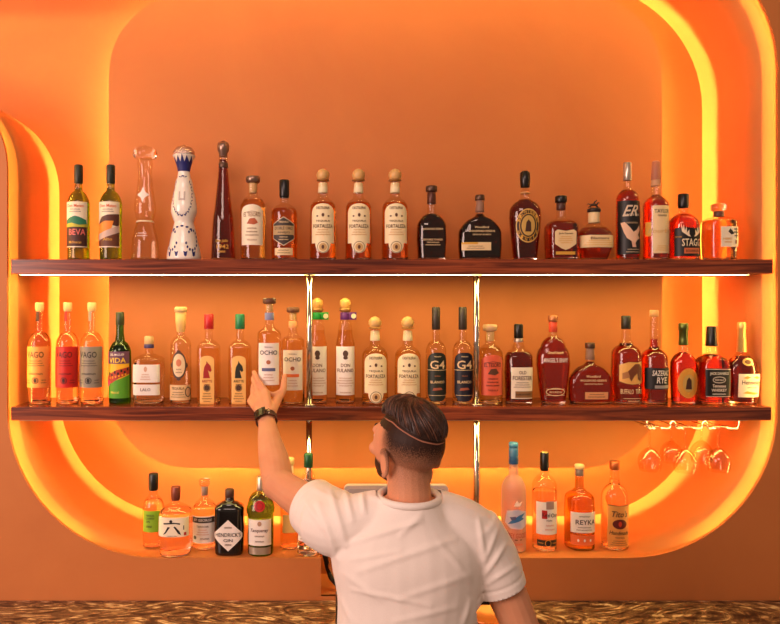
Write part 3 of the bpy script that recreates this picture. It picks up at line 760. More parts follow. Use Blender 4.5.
# ---- lower shelf
YM = .105; BM = 404.6
def vago(cx, lab, c, ic, sc):
    bottle('mezcal_bottle', lab, cx, BM, YM, Z2, [(311, 3.2), (331, 3.6), (343, 11.2), (370, 11.5), (BM, 11.2)],
        [('cork', [(302.5, 4), (303.5, 4.3), (309, 4.3), (311.5, 3.4)], CORK)], 333, 'clear', 'clear',
        labels=[('rect', -15, 15, 346, 386.5, paper(c), [('t', 'VAGO', -.5, 354, 17, 6, ic), ('l', 0, 359, 366, 17, ic, 3), ('l', 0, 371, 375, 20, ic, 1), ('g', 0, 379.5, 3.2, 3.2, .7, ic), ('o', 0, 379.5, 1.5, 2.2, ic), ('l', -8, 378, 383, 6, ic, 2), ('l', 8, 378, 383, 6, ic, 2)]),
                ('rect', -3.2, .6, 303, 321, sc)], group='long-necked mezcal bottles on the lower shelf')
vago(39.6, 'clear long-necked mezcal bottle with a tan label, first on the lower shelf', (236, 150, 72), ink((70, 40, 20)), ink((60, 30, 20)))
vago(67.7, 'clear long-necked mezcal bottle with a bright red label', (206, 30, 18), ink((70, 10, 10)), ink((200, 40, 24)))
vago(91.9, 'clear long-necked mezcal bottle with a grey label', (150, 140, 124), ink((40, 36, 34)), ink((150, 140, 124)))
bottle('mezcal_bottle', 'green glass mezcal bottle with a purple, yellow and green label', 120, 405, YM, Z2,
    [(314, 3.4), (334, 3.8), (341, 4.8), (352, 10.8), (380, 11), (405, 10.6)], [('capsule', [(312, 3.7), (313, 4.2), (325, 4.2)], mat('green_capsule', (52, 62, 36), .4))], 345, 'green', 'green',
    labels=[('rect', -13, 13, 351, 397, paper((250, 190, 40)), [('r', -13, 351, 13, 363, ink((110, 66, 96))), ('t', 'DEL MAGUEY', 0, 354, 14, 2.2, WHT), ('t', 'VIDA', 0, 359.5, 17, 5, ink((255, 210, 60))),
        ('p', [(-13, 384), (-6, 380), (0, 379), (13, 374), (13, 397), (-13, 397)], ink((92, 170, 40))),
        ('p', [(-13, 378), (-8, 373), (0, 369), (13, 366), (13, 373), (2, 377), (-5, 382), (-13, 384)], ink((190, 60, 40)))]+
        [('r', -9+i*3.1, 371.5-i*.7+(i % 2)*2, -7.2+i*3.1, 374-i*.7+(i % 2)*2, K) for i in range(7)]+[('r', -8+i*3.1, 376-i*.7, -6.5+i*3.1, 378-i*.7, ink((250, 170, 40))) for i in range(6)]+
        [('p', [(-13, 382), (-9, 379), (-6, 381), (-9, 385), (-13, 386)], ink((240, 70, 110))), ('t', 'Mezcal', -2, 391, 8, 2.6, ink((230, 220, 90)))])])
bottle('tequila_bottle', 'short square clear bottle with two white label bands and a blue neck band', 149, 405, YM, Z2,
    [(346, 3.6), (353.5, 4.2), (356, 9), (359.5, 14), (375, 14.5), (405, 14)], [('cap', [(336, 4), (337, 4.5), (344, 4.5)], CORK), ('neck_band', [(344.2, 4.8), (348, 5)], mat('blue_band', (70, 60, 110), .5))], 362, 'clear', 'clear', n=4,
    labels=[('rect', -14.5, 14.5, 363.5, 381, WPP, [('o', 0, 368, 1.6, 2.6, ink((220, 170, 140))), ('l', 0, 372, 379, 10, ink((210, 150, 110)), 3)]), ('rect', -14.5, 14.5, 383, 393.5, WPP, [('t', 'LALO', 0, 388, 10, 3, ink((110, 80, 80)))])])
bottle('tequila_bottle', 'tall clear bottle with ornate oval medallion and tapered cork neck', 180.8, 405, YM, Z2,
    [(331, 3.8), (336, 4.4), (344, 10.2), (370, 10.6), (405, 10.6)], [('stopper', [(306.8, 5.4), (308, 6.2), (311.6, 6.2), (312.4, 5.2)], CORK), ('cork_neck', [(312.4, 5.4), (322, 5.2), (332, 4)], mat('neck_wrap', (236, 190, 120), .6))], 345, 'clear', 'clear',
    labels=[('oval', -7.5, 7.5, 351, 378, paper((80, 60, 56)), [('o', 0, 364.5, 6.2, 11.5, paper((246, 214, 170))), ('o', 0, 362, 2.6, 3.6, ink((220, 130, 90))), ('l', 0, 367, 373, 7, BR, 2)]+
        [('o', s*7.6, 364.5, 1.6, 2.6, ink((90, 60, 50))) for s in (-1, 1)]+[('o', 0, 364.5+s*13.4, 2, 1.6, ink((90, 60, 50))) for s in (-1, 1)]),
        ('rect', -13, 13, 384, 399, paper((244, 206, 150)), [('t', 'TEQUILA', -1, 387.5, 13, 3, BR), ('l', -1, 390, 397, 15, BR, 3), ('g', 9.5, 391, 3.4, 5, .8, K)])])
def arette(cx, lab, c):
    HC = ink((170, 30, 20) if c[0] > 100 else (30, 34, 24)); cr = paper((250, 196, 110))
    bottle('tequila_bottle', lab, cx, 405.5, YM, Z2, [(327, 3.8), (340, 4.2), (348, 11), (372, 11.4), (405.5, 11.2)], [('cap', [(314, 4.3), (315, 4.8), (329, 4.8)], mat('cap_%d' % c[0], c, .35))], 348, 'pale', 'clear', n=4,
        labels=[('arch', -7, 7, 355, 403, cr, [('p', [(-3.6, 377), (-3.4, 371), (-2.6, 366), (-.6, 362.5), (-.4, 360), (1, 362.2), (3.6, 365), (4.6, 369.5), (3.2, 371), (1.2, 369.2), (2, 373), (3, 377)], HC),
            ('t', 'ARETTE', 0, 380, 10, 2.4, HC), ('l', 0, 382, 384.6, 8, HC, 1), ('o', 0, 386.6, 2.6, 2.8, ink((80, 50, 30))), ('l', 0, 391, 401, 10, BR, 4), ('g', 0, 386.6, 3.4, 3.6, .5, BR)])], group='horse-head label tequila bottles')
arette(208.8, 'square tequila bottle with a red cap and a red horse head label', (186, 30, 36))
arette(240, 'square tequila bottle with a green cap and a dark horse head label', (30, 120, 80))
def ocho(cx, base, lab, band, lift=None, Y=YM):
    d = base-405; kw = {}
    c2 = ink(band)
    if lift: kw = dict(xz=lift)
    return bottle('tequila_bottle', lab, cx, base, Y, Z2, [(313+d, 3.8), (332+d, 4.2), (336+d, 6), (341+d, 11.4), (360+d, 12), (base, 12)],
        [('stopper', [(307+d, 5.4), (308+d, 6.4), (311.6+d, 6.4), (312.6+d, 5.4)], DWOOD), ('cork', [(312.8+d, 3.4), (320+d, 3.4)], CORK), ('neck_label', [(321+d, 4.4), (328+d, 4.5)], mat('neck_%d' % band[0], tuple(min(255, v+50) for v in band), .6))], 338+d, 'pale', 'clear',
        labels=[('rect', -11, 11, 349.5+d, 389+d, WPP, [('t', 'TEQUILA', 0, 353.5+d, 8, 1.4, BR), ('t', 'OCHO', 0, 358.5+d, 17, 4.2, ink((60, 50, 60))), ('o', 0, 367.5+d, 2, 2, ink((190, 110, 70))),
            ('r', -6.5, 373+d, 6.5, 376+d, c2), ('l', 0, 378+d, 386+d, 11, ink((200, 150, 120)), 3)])], **kw)
BXZ = (-.1766, 1.683)
ocho(269.4, 405, 'clear tequila bottle with a grey-blue label band, lifted in the man\'s left hand', (100, 104, 140), BXZ, -.03)
ocho(293, 405, 'clear tequila bottle with an orange label band on the lower shelf', (240, 120, 60))
def fulano(cx, lab, c):
    r, sh = bottle('tequila_bottle', lab, cx, 405.6, YM+.02, Z2, [(308, 4.2), (319, 4.4), (334, 7.4), (343, 9.4), (348, 10), (372, 10.1), (405.6, 9.9)],
        [('agave_stopper', [(308, 3.6), (305.5, 4.8), (302, 5.2), (299.5, 3.6), (298, .8)], mat('fulano_stopper', (236, 180, 96), .35)), ('collar', [(312, 4.6), (310.5, 6), (308, 5.6)], mat('collar_gold', (176, 128, 70))),
         ('neck_ribbon', [(312.2, 4.9), (319.6, 5)], mat('ribbon_%d' % c[1], c, .5))], 330, 'pale', 'clear',
        labels=[('rect', -11, 11, 346, 394, WPP, [('o', 0, 353, 2.6, 3.2, ink((90, 62, 50))), ('o', 0, 357, 2.2, 1.8, ink((90, 62, 50))), ('t', 'DON', 0, 364.5, 9, 3.4, ink((110, 60, 30))), ('t', 'FULANO', 0, 369.6, 17, 3.6, ink((110, 60, 30))),
            ('l', 0, 376, 386, 18, ink((180, 130, 90)), 4), ('l', 0, 390, 393, 16, ink((180, 130, 90)), 1)])], group='ribbon-tagged tequila bottles')
    bm = bmesh.new(); k = sh.k
    box(bm, 3.5*k, 11*k, -5.2*k, -4.6*k, (sh.base-319.6)*k, (sh.base-312.2)*k, .0003)
    bmesh.ops.create_circle(bm, cap_ends=True, radius=2.5*k, segments=16, matrix=Matrix.Translation((8.2*k, -5.5*k, (sh.base-316)*k)) @ Matrix.Rotation(PI/2, 4, 'X'))
    for f in bm.faces:
        if len(f.verts) == 16: f.material_index = 1
    finish('ribbon_tag', bm, [MATS['ribbon_%d' % c[1]], mat('tag_seal', (236, 216, 176), .5)], r)
fulano(317.5, 'slender tequila bottle with a green neck ribbon on the lower shelf', (20, 150, 50))
fulano(345.2, 'slender tequila bottle with a purple neck ribbon on the lower shelf', (96, 34, 110))
fort(375, 406, Z2, YM, 'agave-stoppered bottle on the lower shelf beside the purple-ribboned bottle', 'agave-stoppered bottles on the lower shelf', 'pale')
fort(407.7, 406, Z2, YM, 'agave-stoppered bottle on the lower shelf directly above the man\'s head', 'agave-stoppered bottles on the lower shelf', 'pale')
def g4(cx, lab, c):
    bottle('tequila_bottle', lab, cx, 406, YM, Z2, [(328, 3.5), (340, 3.9), (350.5, 10.2), (372, 10.5), (406, 10.4)], [('capsule', [(307, 3.6), (308, 4.1), (329.6, 4.2)], mat('dark_capsule', (50, 40, 34), .45))], 343, 'clear', 'clear',
        labels=[('round', -11, 11, 352, 400, paper(c), [('t', 'TEQUILA', 0, 356, 7, 1.4, CR2), ('t', 'G4', 0, 364, 15, 8.4, ink((232, 200, 150))), ('r', -11, 369, 11, 369.5, CR2), ('l', 0, 374, 376, 8, ink((200, 120, 70)), 1),
            ('t', 'BLANCO', 0, 381, 14, 2.6, CR2), ('p', [(-4, 387), (3, 386.4), (5, 388.5), (-5, 389.6)], ink((170, 90, 60))), ('r', -9, 394, 9, 394.4, CR2)]), ('round', -2.6, 2.6, 322, 328, CR2), ('rect', -3, 3, 309, 320, ink((120, 96, 80)))], group='tequila bottles with rounded dark labels')
g4(436, 'clear tequila bottle with a rounded dark green label', (34, 40, 28))
g4(462.7, 'clear tequila bottle with a rounded navy label beside the chrome post', (26, 28, 42))
tesoro(490, 406, Z2, 'clear bottle with a coral red arched label and pale wooden stopper', paper((232, 100, 66)), ink((90, 30, 20)), 'pale', WCAP, 0)
bottle('whiskey_bottle', 'stout bourbon bottle with a square cream label and black cap', 518.5, 406.4, YM, Z2,
    [(337, 3.8), (343, 4.6), (349, 6), (357, 13.6), (372, 14.2), (406.4, 13)], [('cap', [(324, 4), (325, 4.5), (338, 4.5)], BCAP), ('neck_band', [(338.2, 4.3), (342, 4.9)], SILV)], 352, 'dark', 'clear', n=2.6, dr=.8,
    labels=[('rect', -10, 12.5, 366.5, 397.5, CRM, [('t', 'OLD', 1, 371.5, 7, 3.4, BR), ('t', 'FORESTER', 1, 377, 19, 4.2, BR), ('l', 1, 380.5, 387, 17, BR, 3), ('r', -6, 390, 12, 396.5, ink((150, 106, 60))), ('t', 'BOURBON WHISKY', 2, 393.2, 15, 1.8, K)])])
bottle('whiskey_bottle', 'curved wing-shaped amber whiskey bottle with white lettering on bare glass', 553, 406.4, YM, Z2,
    [(322, 3.8), (333, 3.8), (337, 5), (347, 12.5), (357, 16.5), (364, 16.8), (385, 14.6), (406.4, 12.4)], [('cap', [(315.3, 4.4), (316.2, 4.9), (321.4, 4.7)], mat('copper_cap', (190, 120, 80), .3, .6)), ('neck_label', [(321.6, 4.1), (332, 4.1)], mat('red_neck', (210, 70, 40), .5))],
    337, 'red', 'clear', n=2.5, dr=.6, prints=[('t', 'Small batch', 0, 352, 15, 2.6, CR2, .4), ('t', "ANGEL'S ENVY", 0, 359.5, 24, 4.4, WHT), ('g', 0, 391, 9.4, 4, .7, CR2), ('r', -9, 388, 9, 388.5, CR2), ('r', -9, 394, 9, 394.5, CR2), ('t', 'BOURBON', 0, 391.2, 12, 2, CR2)])
wood_(590, 406.4, Z2, YM, 'wide dark red flask-shaped whiskey bottle with small cream label on the lower shelf',
    [('rect', -8.5, 14.5, 391, 398, paper((236, 170, 110)), [('l', 3, 392, 397, 20, BR, 2)])], 'red')
bottle('whiskey_bottle', 'bourbon bottle with a brown shaggy animal on its torn-edged label', 626, 406.4, YM, Z2,
    [(328, 3.8), (340, 4.6), (345, 7), (353, 13.6), (370, 14.2), (406.4, 13.8)], [('cap', [(315.6, 4), (316.6, 4.6), (329, 4.6)], mat('olive_cap', (40, 34, 24), .4))], 343, 'red', 'clear', n=2.3,
    labels=[([(-12, 364), (-3, 361), (6, 361.5), (12, 360.5), (13, 372), (12, 382), (0, 383), (-6, 382), (-12, 380)], 0, 0, 0, 0, paper((236, 178, 92)),
        [('p', [(0, 366), (3, 363), (8, 363), (11, 367), (11.5, 374), (9, 380), (6, 378), (5, 372), (2, 375), (-1, 380), (-3, 376), (-4, 370)], ink((120, 62, 32))), ('p', [(-9, 372), (-4, 370), (-2, 376), (-9, 378)], ink((180, 120, 70)))])],
    prints=[('t', 'BUFFALO', -4.5, 390, 12, 4.8, CR2), ('t', 'TRACE', 8, 390, 9, 4.8, CR2), ('r', -8, 396.6, 11, 397.1, CR2), ('l', 2, 398, 401, 16, CR2, 1)])
bottle('whiskey_bottle', 'long-necked rye bottle with a black label and looping white lettering', 654, 406.4, YM, Z2,
    [(316, 3.3), (345, 4.1), (349, 5.6), (357, 12.8), (370, 13.2), (406.4, 12.8)], [('cap', [(310, 3.8), (311, 4.2), (316.5, 4.2)], mat('tan_cap', (196, 140, 90), .5))], 339, 'red', 'clear',
    labels=[('rect', -15, 14, 367, 388, BLK, [('t', 'SAZERAC', 1.5, 372, 17, 5.4, WHT, .1), ('t', 'RYE', 2, 379, 10, 6, WHT, .1), ('r', -5, 384, 11, 387, ink((170, 160, 150)))])])
bottle('whiskey_bottle', 'red whiskey bottle with a green foil neck and an amber oval label', 683.5, 406, YM, Z2,
    [(345, 4.2), (352.5, 4.7), (363, 12.8), (372, 13.2), (406, 12)], [('foil', [(323, 4.2), (324, 4.8), (330, 4.8), (330.4, 4.2), (340, 4.3), (345, 4.8)], foil((104, 112, 56)))], 352, 'red', 'clear', n=2.3, dr=.8,
    labels=[('oval', -10.5, 10.5, 367.5, 397, paper((226, 158, 60)), [q for q in oval_art(382.2, 10.5, 14.7, "MICHTER'S", 'RYE')[1:]])])
bottle('whiskey_bottle', 'square whiskey bottle with black cap and black label with white lettering', 711.5, 406, YM, Z2,
    [(346, 4.4), (353, 5), (356, 8), (363, 13.2), (375, 13.6), (406, 13)], [('cap', [(326, 4.2), (327, 4.6), (340, 4.9), (346, 5.8)], BCAP)], 354, 'red', 'clear', n=6, dr=1,
    labels=[('rect', -12.6, 12.6, 367.5, 395.5, BLK, [('r', -12, 368, 12, 368.4, WHT), ('r', -12, 394.6, 12, 395, WHT), ('t', 'JACK DANIELS', 0, 372.6, 18, 3.4, WHT), ('g', 0, 378.5, 6.4, 3.2, .5, WHT), ('t', 'OLD No.7', 0, 378.5, 9, 1.8, WHT),
        ('t', 'Tennessee', 0, 384.4, 13, 3, WHT), ('t', 'WHISKEY', 0, 388.6, 15, 2.8, WHT), ('l', 0, 391, 394, 18, WHT, 1)])])
bottle('cognac_bottle', 'pear-shoulder cognac bottle with gold foil neck and cream label, last on the lower shelf', 741.7, 406, YM, Z2,
    [(350, 4.4), (354, 5), (357, 8), (367, 15.2), (375, 15.8), (406, 14)], [('foil', [(322, 3.4), (323, 4), (329, 4.2), (330, 3.6), (352, 4.7)], GOLDF)], 356, 'dark', 'clear', n=2.6, dr=.7,
    labels=[('rect', -9, 17, 373, 396, CRM, [('t', 'Hennessy', 3.5, 382, 19, 5.4, ink((80, 50, 40))), ('l', 4, 385, 388, 13, BR, 1), ('p', [(-5, 377), (-1, 375), (3, 376.4), (-1, 378)], GLD), ('p', [(5, 376.4), (9, 375), (13, 377), (9, 378)], GLD), ('p', [(-5, 392), (-1, 390), (12, 392), (6, 393.6)], GLD)]), ('oval', -4.6, 6, 357.5, 365, GOLDF, [('o', .7, 361.2, 3.2, 2.2, BR)])])

# ---- niche floor
YB = .115; BB = 553.2
bottle('gin_bottle', 'clear gin bottle with a green label and black cap, first on the niche floor', 153.5, 550.6, .15, Z3,
    [(489, 3.8), (495, 4.4), (507, 10.6), (525, 10.8), (550.6, 10.4)], [('cap', [(473, 4.4), (474, 4.9), (488, 4.9), (490, 4.4)], BCAP)], 500, 'clear', 'clear',
    labels=[('rect', -10, 9, 508, 529, paper((140, 184, 40)), [('t', 'NIKKA', -1, 512.5, 8, 2, K), ('t', 'COFFEY', -1, 515.5, 9, 2, K), ('t', 'GIN', -3, 518.5, 4, 2, K), ('l', -2, 521, 526, 8, K, 1)])])
bottle('gin_bottle', 'faceted clear gin bottle with a large brushed character on a cream label', 175.8, 557, .075, Z3,
    [(498, 3.9), (503, 4.4), (506, 10), (511, 15.6), (530, 16), (557, 15)], [('cap', [(486, 4.2), (487, 4.7), (496, 4.7), (500, 4.2)], mat('copper_dark', (130, 66, 50), .35, .4))], 510, 'clear', 'clear', n=3,
    labels=[('rect', -17.5, 17.5, 513, 532, CRM, [('o', -1.6, 516.8, 1.5, 1.5, K), ('p', [(-9, 518.4), (-8.6, 519.8), (2.4, 519), (7.5, 520), (7, 518.4), (1, 517.8)], K), ('p', [(-4.6, 522), (-2.4, 522.4), (-6.6, 528.4), (-9.6, 530), (-7, 526.6)], K), ('p', [(1, 522), (2.6, 521.6), (6.6, 526), (8.4, 530), (5.6, 528.6)], K),
        ('r', 10.4, 521, 11.2, 525, K), ('r', 11, 527.6, 13.4, 530.6, RED), ('t', 'ROKU GIN', 0, 531, 9, 1, K)])])
bottle('gin_bottle', 'clear gin bottle with a dark-banded white label and glass stopper', 204.6, 551, .16, Z3,
    [(488, 3.2), (498, 3.6), (500, 6), (508, 12), (525, 12.3), (552, 12)], [('stopper', [(479, 4.8), (480, 5.3), (484.4, 5.3), (485.6, 4.2)], CGL), ('neck_seal', [(486, 3.5), (495, 3.5)], mat('grey_seal', (150, 130, 120), .4, .4))], 505, 'clear', 'clear', n=2.2,
    labels=[('rect', -12.5, 12.5, 513, 539.5, WPP, [('r', -12.5, 514, 12.5, 519.4, ink((60, 48, 44))), ('t', 'ST GEORGE', 0, 516.7, 18, 2.4, WHT), ('t', 'TERROIR', 0, 523, 12, 2, BR), ('l', 0, 525, 532, 12, ink((210, 140, 100)), 3), ('o', -8, 534, 1.8, 1.8, ink((110, 110, 90))), ('l', 2, 533, 537, 12, BR, 1)])])
bottle('gin_bottle', 'black apothecary gin bottle with a pale diamond label', 229.6, 556.6, .08, Z3,
    [(496, 4.2), (500.5, 4.8), (503, 10), (507, 14.6), (530, 15), (556.6, 14)], [('cap', [(488.6, 4), (489.6, 4.7), (496.5, 4.7)], mat('brown_cap', (74, 42, 30), .4))], n=3.5, dr=.8, solid=mat('black_glass', (16, 12, 12), .08, coat=.6),
    labels=[('diamond', -14.6, 14.6, 516.4, 547.4, WPP, [('t', "HENDRICK'S", 0, 531, 25, 4, ink((60, 50, 50))), ('t', 'GIN', 0, 536.6, 9, 3, ink((70, 60, 60))), ('l', 0, 522, 526, 10, BR, 1), ('l', 0, 539, 543, 9, BR, 1)])])
bottle('gin_bottle', 'green gin bottle with a red wax seal and white label', 260.6, 556.8, .08, Z3,
    [(488, 3.6), (491, 5), (500, 12), (508, 14.2), (511, 14), (513, 13), (530, 12.8), (556.8, 12.6)], [('cap', [(476.4, 3.4), (477.4, 3.8), (487, 3.9), (490, 4.4)], SILV)], 497, 'lgreen', 'lgreen', n=2.4,
    labels=[('rect', -12.5, 12.5, 516, 541.6, WPP, [('o', 0, 520, 2, 2.4, ink((190, 150, 120))), ('t', 'Tanqueray', -.5, 527, 18, 4.2, ink((90, 50, 50)), .3), ('l', 0, 530.6, 534, 13, BR, 1), ('l', 0, 536, 539, 12, BR, 1)]), ('rect', -12, 12, 543.4, 550.4, mat('silver_band', (196, 180, 160), .3, .6)),
        ('oval', -5.4, 5.4, 497.6, 508, mat('red_wax', (186, 24, 30), .3), [('g', 0, 502.6, 3.8, 3.6, .6, ink((130, 14, 20)))])])
bottle('tequila_bottle', 'narrow square bottle with a glass stopper half hidden behind the raised arm', 289, 551, .13, Z3,
    [(472, 4.0), (476, 4.6), (482, 8.4), (500, 9), (551, 8.8)], [('stopper', [(457.6, 4.6), (458.6, 5.3), (464, 5.3), (465, 4.2)], CORK), ('neck_seal', [(465.4, 4.2), (473, 4.4)], CRM)], 500, 'pale', 'clear', n=4,
    labels=[('rect', -6, 9, 512, 530, paper((244, 196, 110)))])
bottle('tequila_bottle', 'clear flared bottle with a green capsule below the left post', 308.4, 557.4, .06, Z3,
    [(466, 3.8), (471, 4.4), (482, 7.4), (495, 9), (515, 9.6), (530, 11), (545, 12), (557.4, 11.6)], [('capsule', [(453.4, 3.9), (454.4, 4.5), (467, 4.6)], mat('green_foil', (30, 84, 50), .35, .3))], 480, 'clear', 'clear',
    labels=[('rect', -12, 12, 527, 538, WPP, [('t', 'TEQUILA', -2, 530, 12, 2.2, BR), ('l', -2, 532, 537, 14, BR, 2)])], k=None)
bottle('vodka_bottle', 'frosted tall vodka bottle with blue cap and flying birds beside the man', 513.6, 553.4, YB, Z3,
    [(463, 4), (475, 4.6), (488, 11.8), (505, 12.2), (553.4, 12)], [('cap', [(442, 3.9), (443, 4.6), (447, 4.6), (447.4, 4.3)], mat('blue_cap', (60, 120, 160), .3)), ('capsule', [(447.6, 4.5), (463.6, 4.7)], mat('blue_capsule', (50, 96, 140), .35))], 482, 'frost', 'frost',
    labels=[('rect', -2.6, 2.6, 452, 458, WPP)],
    prints=[('p', [(-10, 508), (0, 506), (12, 509), (13, 522), (5, 526), (-6, 525), (-12, 520)], ink((206, 204, 220))), ('p', [(-9, 521), (-4, 516), (2, 512), (10, 509.6), (5, 514), (8, 515.6), (2, 518), (-4, 520)], ink((60, 120, 176))), ('p', [(-7, 514), (-1, 513), (-1, 516), (-5, 517)], ink((90, 90, 130))),
        ('p', [(-3, 503), (0, 497), (2, 500), (6, 498), (3, 503)], WHT), ('t', 'GREY GOOSE', 0, 532, 22, 5, ink((110, 30, 60))), ('r', -2, 535.6, 1, 536.6, K), ('r', 3, 535.6, 5, 536.6, K), ('t', 'VODKA', 1, 540.5, 10, 2, ink((170, 80, 60)))])
bottle('vodka_bottle', 'clear vodka bottle with black cap, white label and black bottom band', 544.4, 552.4, YB, Z3,
    [(468, 3.7), (474, 4.2), (485, 11.8), (505, 12.2), (552.4, 11.8)], [('cap', [(451.8, 3.7), (452.8, 4.2), (469, 4.3), (470.4, 4)], BCAP), ('cap_top', [(451.6, 3.8), (452.6, 3.8)], GOLDF)], 490, 'clear', 'clear',
    labels=[('rect', -12, 12, 499, 531, WPP, [('r', -2, 498, 6, 506, ink((170, 140, 130))), ('r', -6, 507, -1, 515.4, RED), ('t', 'Ketel', -2, 511.6, 7, 4, K), ('t', 'One', 6.6, 512, 8, 4, K), ('t', 'VODKA', 1, 517, 6, 1.6, K), ('l', 2, 520, 528, 12, ink((220, 160, 130)), 2)]),
        ('rect', -11, 11, 536.5, 542.5, BLK, [('oval' and 'o', 0, 539.5, 3, 3.6, BLK), ('g', 0, 539.5, 3, 3.4, .5, GLD), ('l', -7, 538, 541, 7, GLD, 1), ('l', 7, 538, 541, 7, GLD, 1)])])
bottle('vodka_bottle', 'round-shouldered vodka bottle with white and orange label blocks and cork cap', 579.4, 551, YB, Z3,
    [(475, 3.8), (488, 4.4), (491, 7), (497, 13.6), (510, 14.4), (551, 14)], [('cap', [(464, 4.2), (465, 4.8), (468.6, 4.8)], CORK), ('neck_seal', [(468.8, 4.1), (475.4, 4.2)], mat('grey_seal', (150, 130, 120)))], 493, 'pale', 'smoke', n=2.3,
    labels=[('rect', -13.5, 13.5, 508.6, 528.6, WPP, [('t', 'REYKA', 1.5, 518, 20, 4.6, ink((40, 36, 36))), ('l', 0, 511, 514, 15, BR, 1), ('l', 0, 522, 527, 18, BR, 2)]), ('rect', -13.5, 13.5, 531, 541, paper((240, 118, 60)), [('o', -6, 536, 1, 1.4, WHT), ('o', 0, 536, 1, 1.4, WHT), ('o', 6, 536, 1, 1.4, WHT)])])
bottle('vodka_bottle', 'vodka bottle with a tan label, dark oval seal and copper cap', 614.6, 551.4, YB, Z3,
    [(469, 4.2), (478, 4.6), (484, 5.4), (496, 12.8), (510, 13.2), (551.4, 12.8)], [('cap', [(461, 4.4), (462, 5), (468, 5), (469.6, 4.4)], mat('copper_lid', (196, 104, 56), .35, .6))], 480, 'clear', 'clear',
    labels=[('rect', -12, 12, 502, 543.6, paper((230, 158, 76)), [('r', -12, 502, 12, 502.6, BR), ('t', "Tito's", 0, 510.4, 16, 6, ink((60, 28, 24)), .25), ('o', 0, 520.4, 7, 4.8, ink((100, 24, 14))), ('o', 0, 520.2, 1.6, 2.6, ink((210, 60, 30))), ('t', 'Handmade', 0, 529, 19, 3.8, ink((60, 28, 24)), .25), ('t', 'VODKA', 0, 533.6, 9, 1.8, BR), ('l', 0, 536, 542, 17, BR, 3)])])

# ------------------------------------------------------------------ rack and hanging wine glasses
GLS = thin_glass('stemware', (254, 248, 238), 0, 1.55)
M_WIRE = mat('rack_wire', (236, 226, 214), .18, 1)
zr = ZL-.028
def X(px, Y): return (px-VX)*S(Y)
rk = empty('glass_rack', (X(692, .08), .12, ZL)); tag(rk, 'chrome wire stemware rack screwed under the right end of the lower shelf', 'rack')
def wire(name, pts, r=.0024):
    bm = bmesh.new(); tube(bm, [Vector(p)-rk.location for p in pts], r, 8, sub=4); return finish(name, bm, M_WIRE, rk)
chan = [646, 673, 705, 739]
xs = [X(c, .03) for c in chan]
def rail(x0, Y): return [(x0, Y, zr), (x0, .22, zr)]
x0, x1, x2, x3 = xs
wire('front_wire', [(x0+.004, .03, ZL-.0062), (x0+.004, .03, zr+.004), (x0+.01, .03, zr-.003), (x0+.03, .03, zr-.003)])
for c in (x1, x2):
    wire('front_loop', [(c-.034, .03, zr-.003), (c-.014, .03, zr-.003), (c-.0085, .03, zr+.004), (c-.0075, .03, zr+.014), (c, .03, zr+.021), (c+.0075, .03, zr+.014), (c+.0085, .03, zr+.004), (c+.014, .03, zr-.003), (c+.034, .03, zr-.003)])
wire('front_wire', [(x3-.034, .03, zr-.003), (x3-.008, .03, zr-.003), (x3-.002, .03, zr+.004), (x3, .03, zr+.016), (x3+.002, .03, ZL-.0062)])
for c in (x0+.03, x1-.034, x1+.034, x2-.034, x2+.034, x3-.034):
    wire('rail', [(c, .03, zr-.003), (c, .12, zr-.003), (c, .235, zr-.003)])
wire('back_wire', [(x0, .235, zr-.003), (x1, .235, zr-.003), (x2, .235, zr-.003), (x3, .235, zr-.003)])
for c in (x0+.03, x2, x3-.03): wire('back_hanger', [(c, .235, zr-.003), (c, .235, ZL-.001)])
def wine_glass(x, Y, label):
    root = empty('wine_glass', (x, Y, zr)); tag(root, label, 'glass', 'wine glasses hanging under the lower shelf')
    bm = bmesh.new(); lathe(bm, [(.033, .0008), (.0335, .002), (.012, -.0005+.004), (.004, .0005)], 28); finish('foot', bm, GLS, root)
    bm = bmesh.new(); lathe(bm, [(.0045, .001), (.0032, -.012), (.0030, -.062), (.0045, -.075)], 14); finish('stem', bm, GLS, root)
    pr = [(.0045, -.075), (.014, -.080), (.026, -.091), (.036, -.106), (.039, -.120), (.038, -.136), (.033, -.156)]
    pr = catmull(pr, 3)
    bm = bmesh.new(); lathe(bm, pr, 30, cap0=False, cap1=False)
    lathe(bm, [(max(r_-.0012, 1e-4), z_-.0006) for r_, z_ in pr][1:], 30, cap0=False, cap1=False)
    finish('bowl', bm, GLS, root)
wine_glass(X(649.7, .07), .07, 'hanging wine glass, leftmost under the shelf')
wine_glass(X(671.3, .20), .20, 'hanging wine glass at the back between the first and third')
wine_glass(X(685, .05), .05, 'hanging wine glass in the front middle of the rack')
wine_glass(X(701.5, .20), .20, 'hanging wine glass at the back right of the middle one')
wine_glass(X(718.5, .06), .06, 'hanging wine glass, rightmost under the shelf')

# ------------------------------------------------------------------ till monitor, cables, terminal behind the man
mc = W(396, 484.6, -.12)
mon = empty('till_monitor', (mc.x, -.12, ZC)); tag(mon, 'silver-backed till monitor standing on the marble counter, mostly hidden by the man', 'monitor')
s = S(-.12); hw = 52*s; zt = mc.z-ZC
bm = bmesh.new(); P = []
for cx_, cz_, a0 in ((hw-.015, zt-.015, 0), (-hw+.015, zt-.015, 90), (-hw+.015, .115, 180), (hw-.015, .115, 270)):
    P += [(cx_+.015*math.cos(math.radians(a0+15*i)), cz_+.015*math.sin(math.radians(a0+15*i))) for i in range(7)]
def extr(bm, P, y0, y1, mi=0):
    a = [bm.verts.new((x, y0, z)) for x, z in P]; b = [bm.verts.new((x, y1, z)) for x, z in P]
    fs = [bm.faces.new(a), bm.faces.new(b[::-1])]+[bm.faces.new((a[i], b[i], b[(i+1) % len(P)], a[(i+1) % len(P)])) for i in range(len(P))]
    for f in fs: f.material_index = mi
extr(bm, P, -.012, .012)
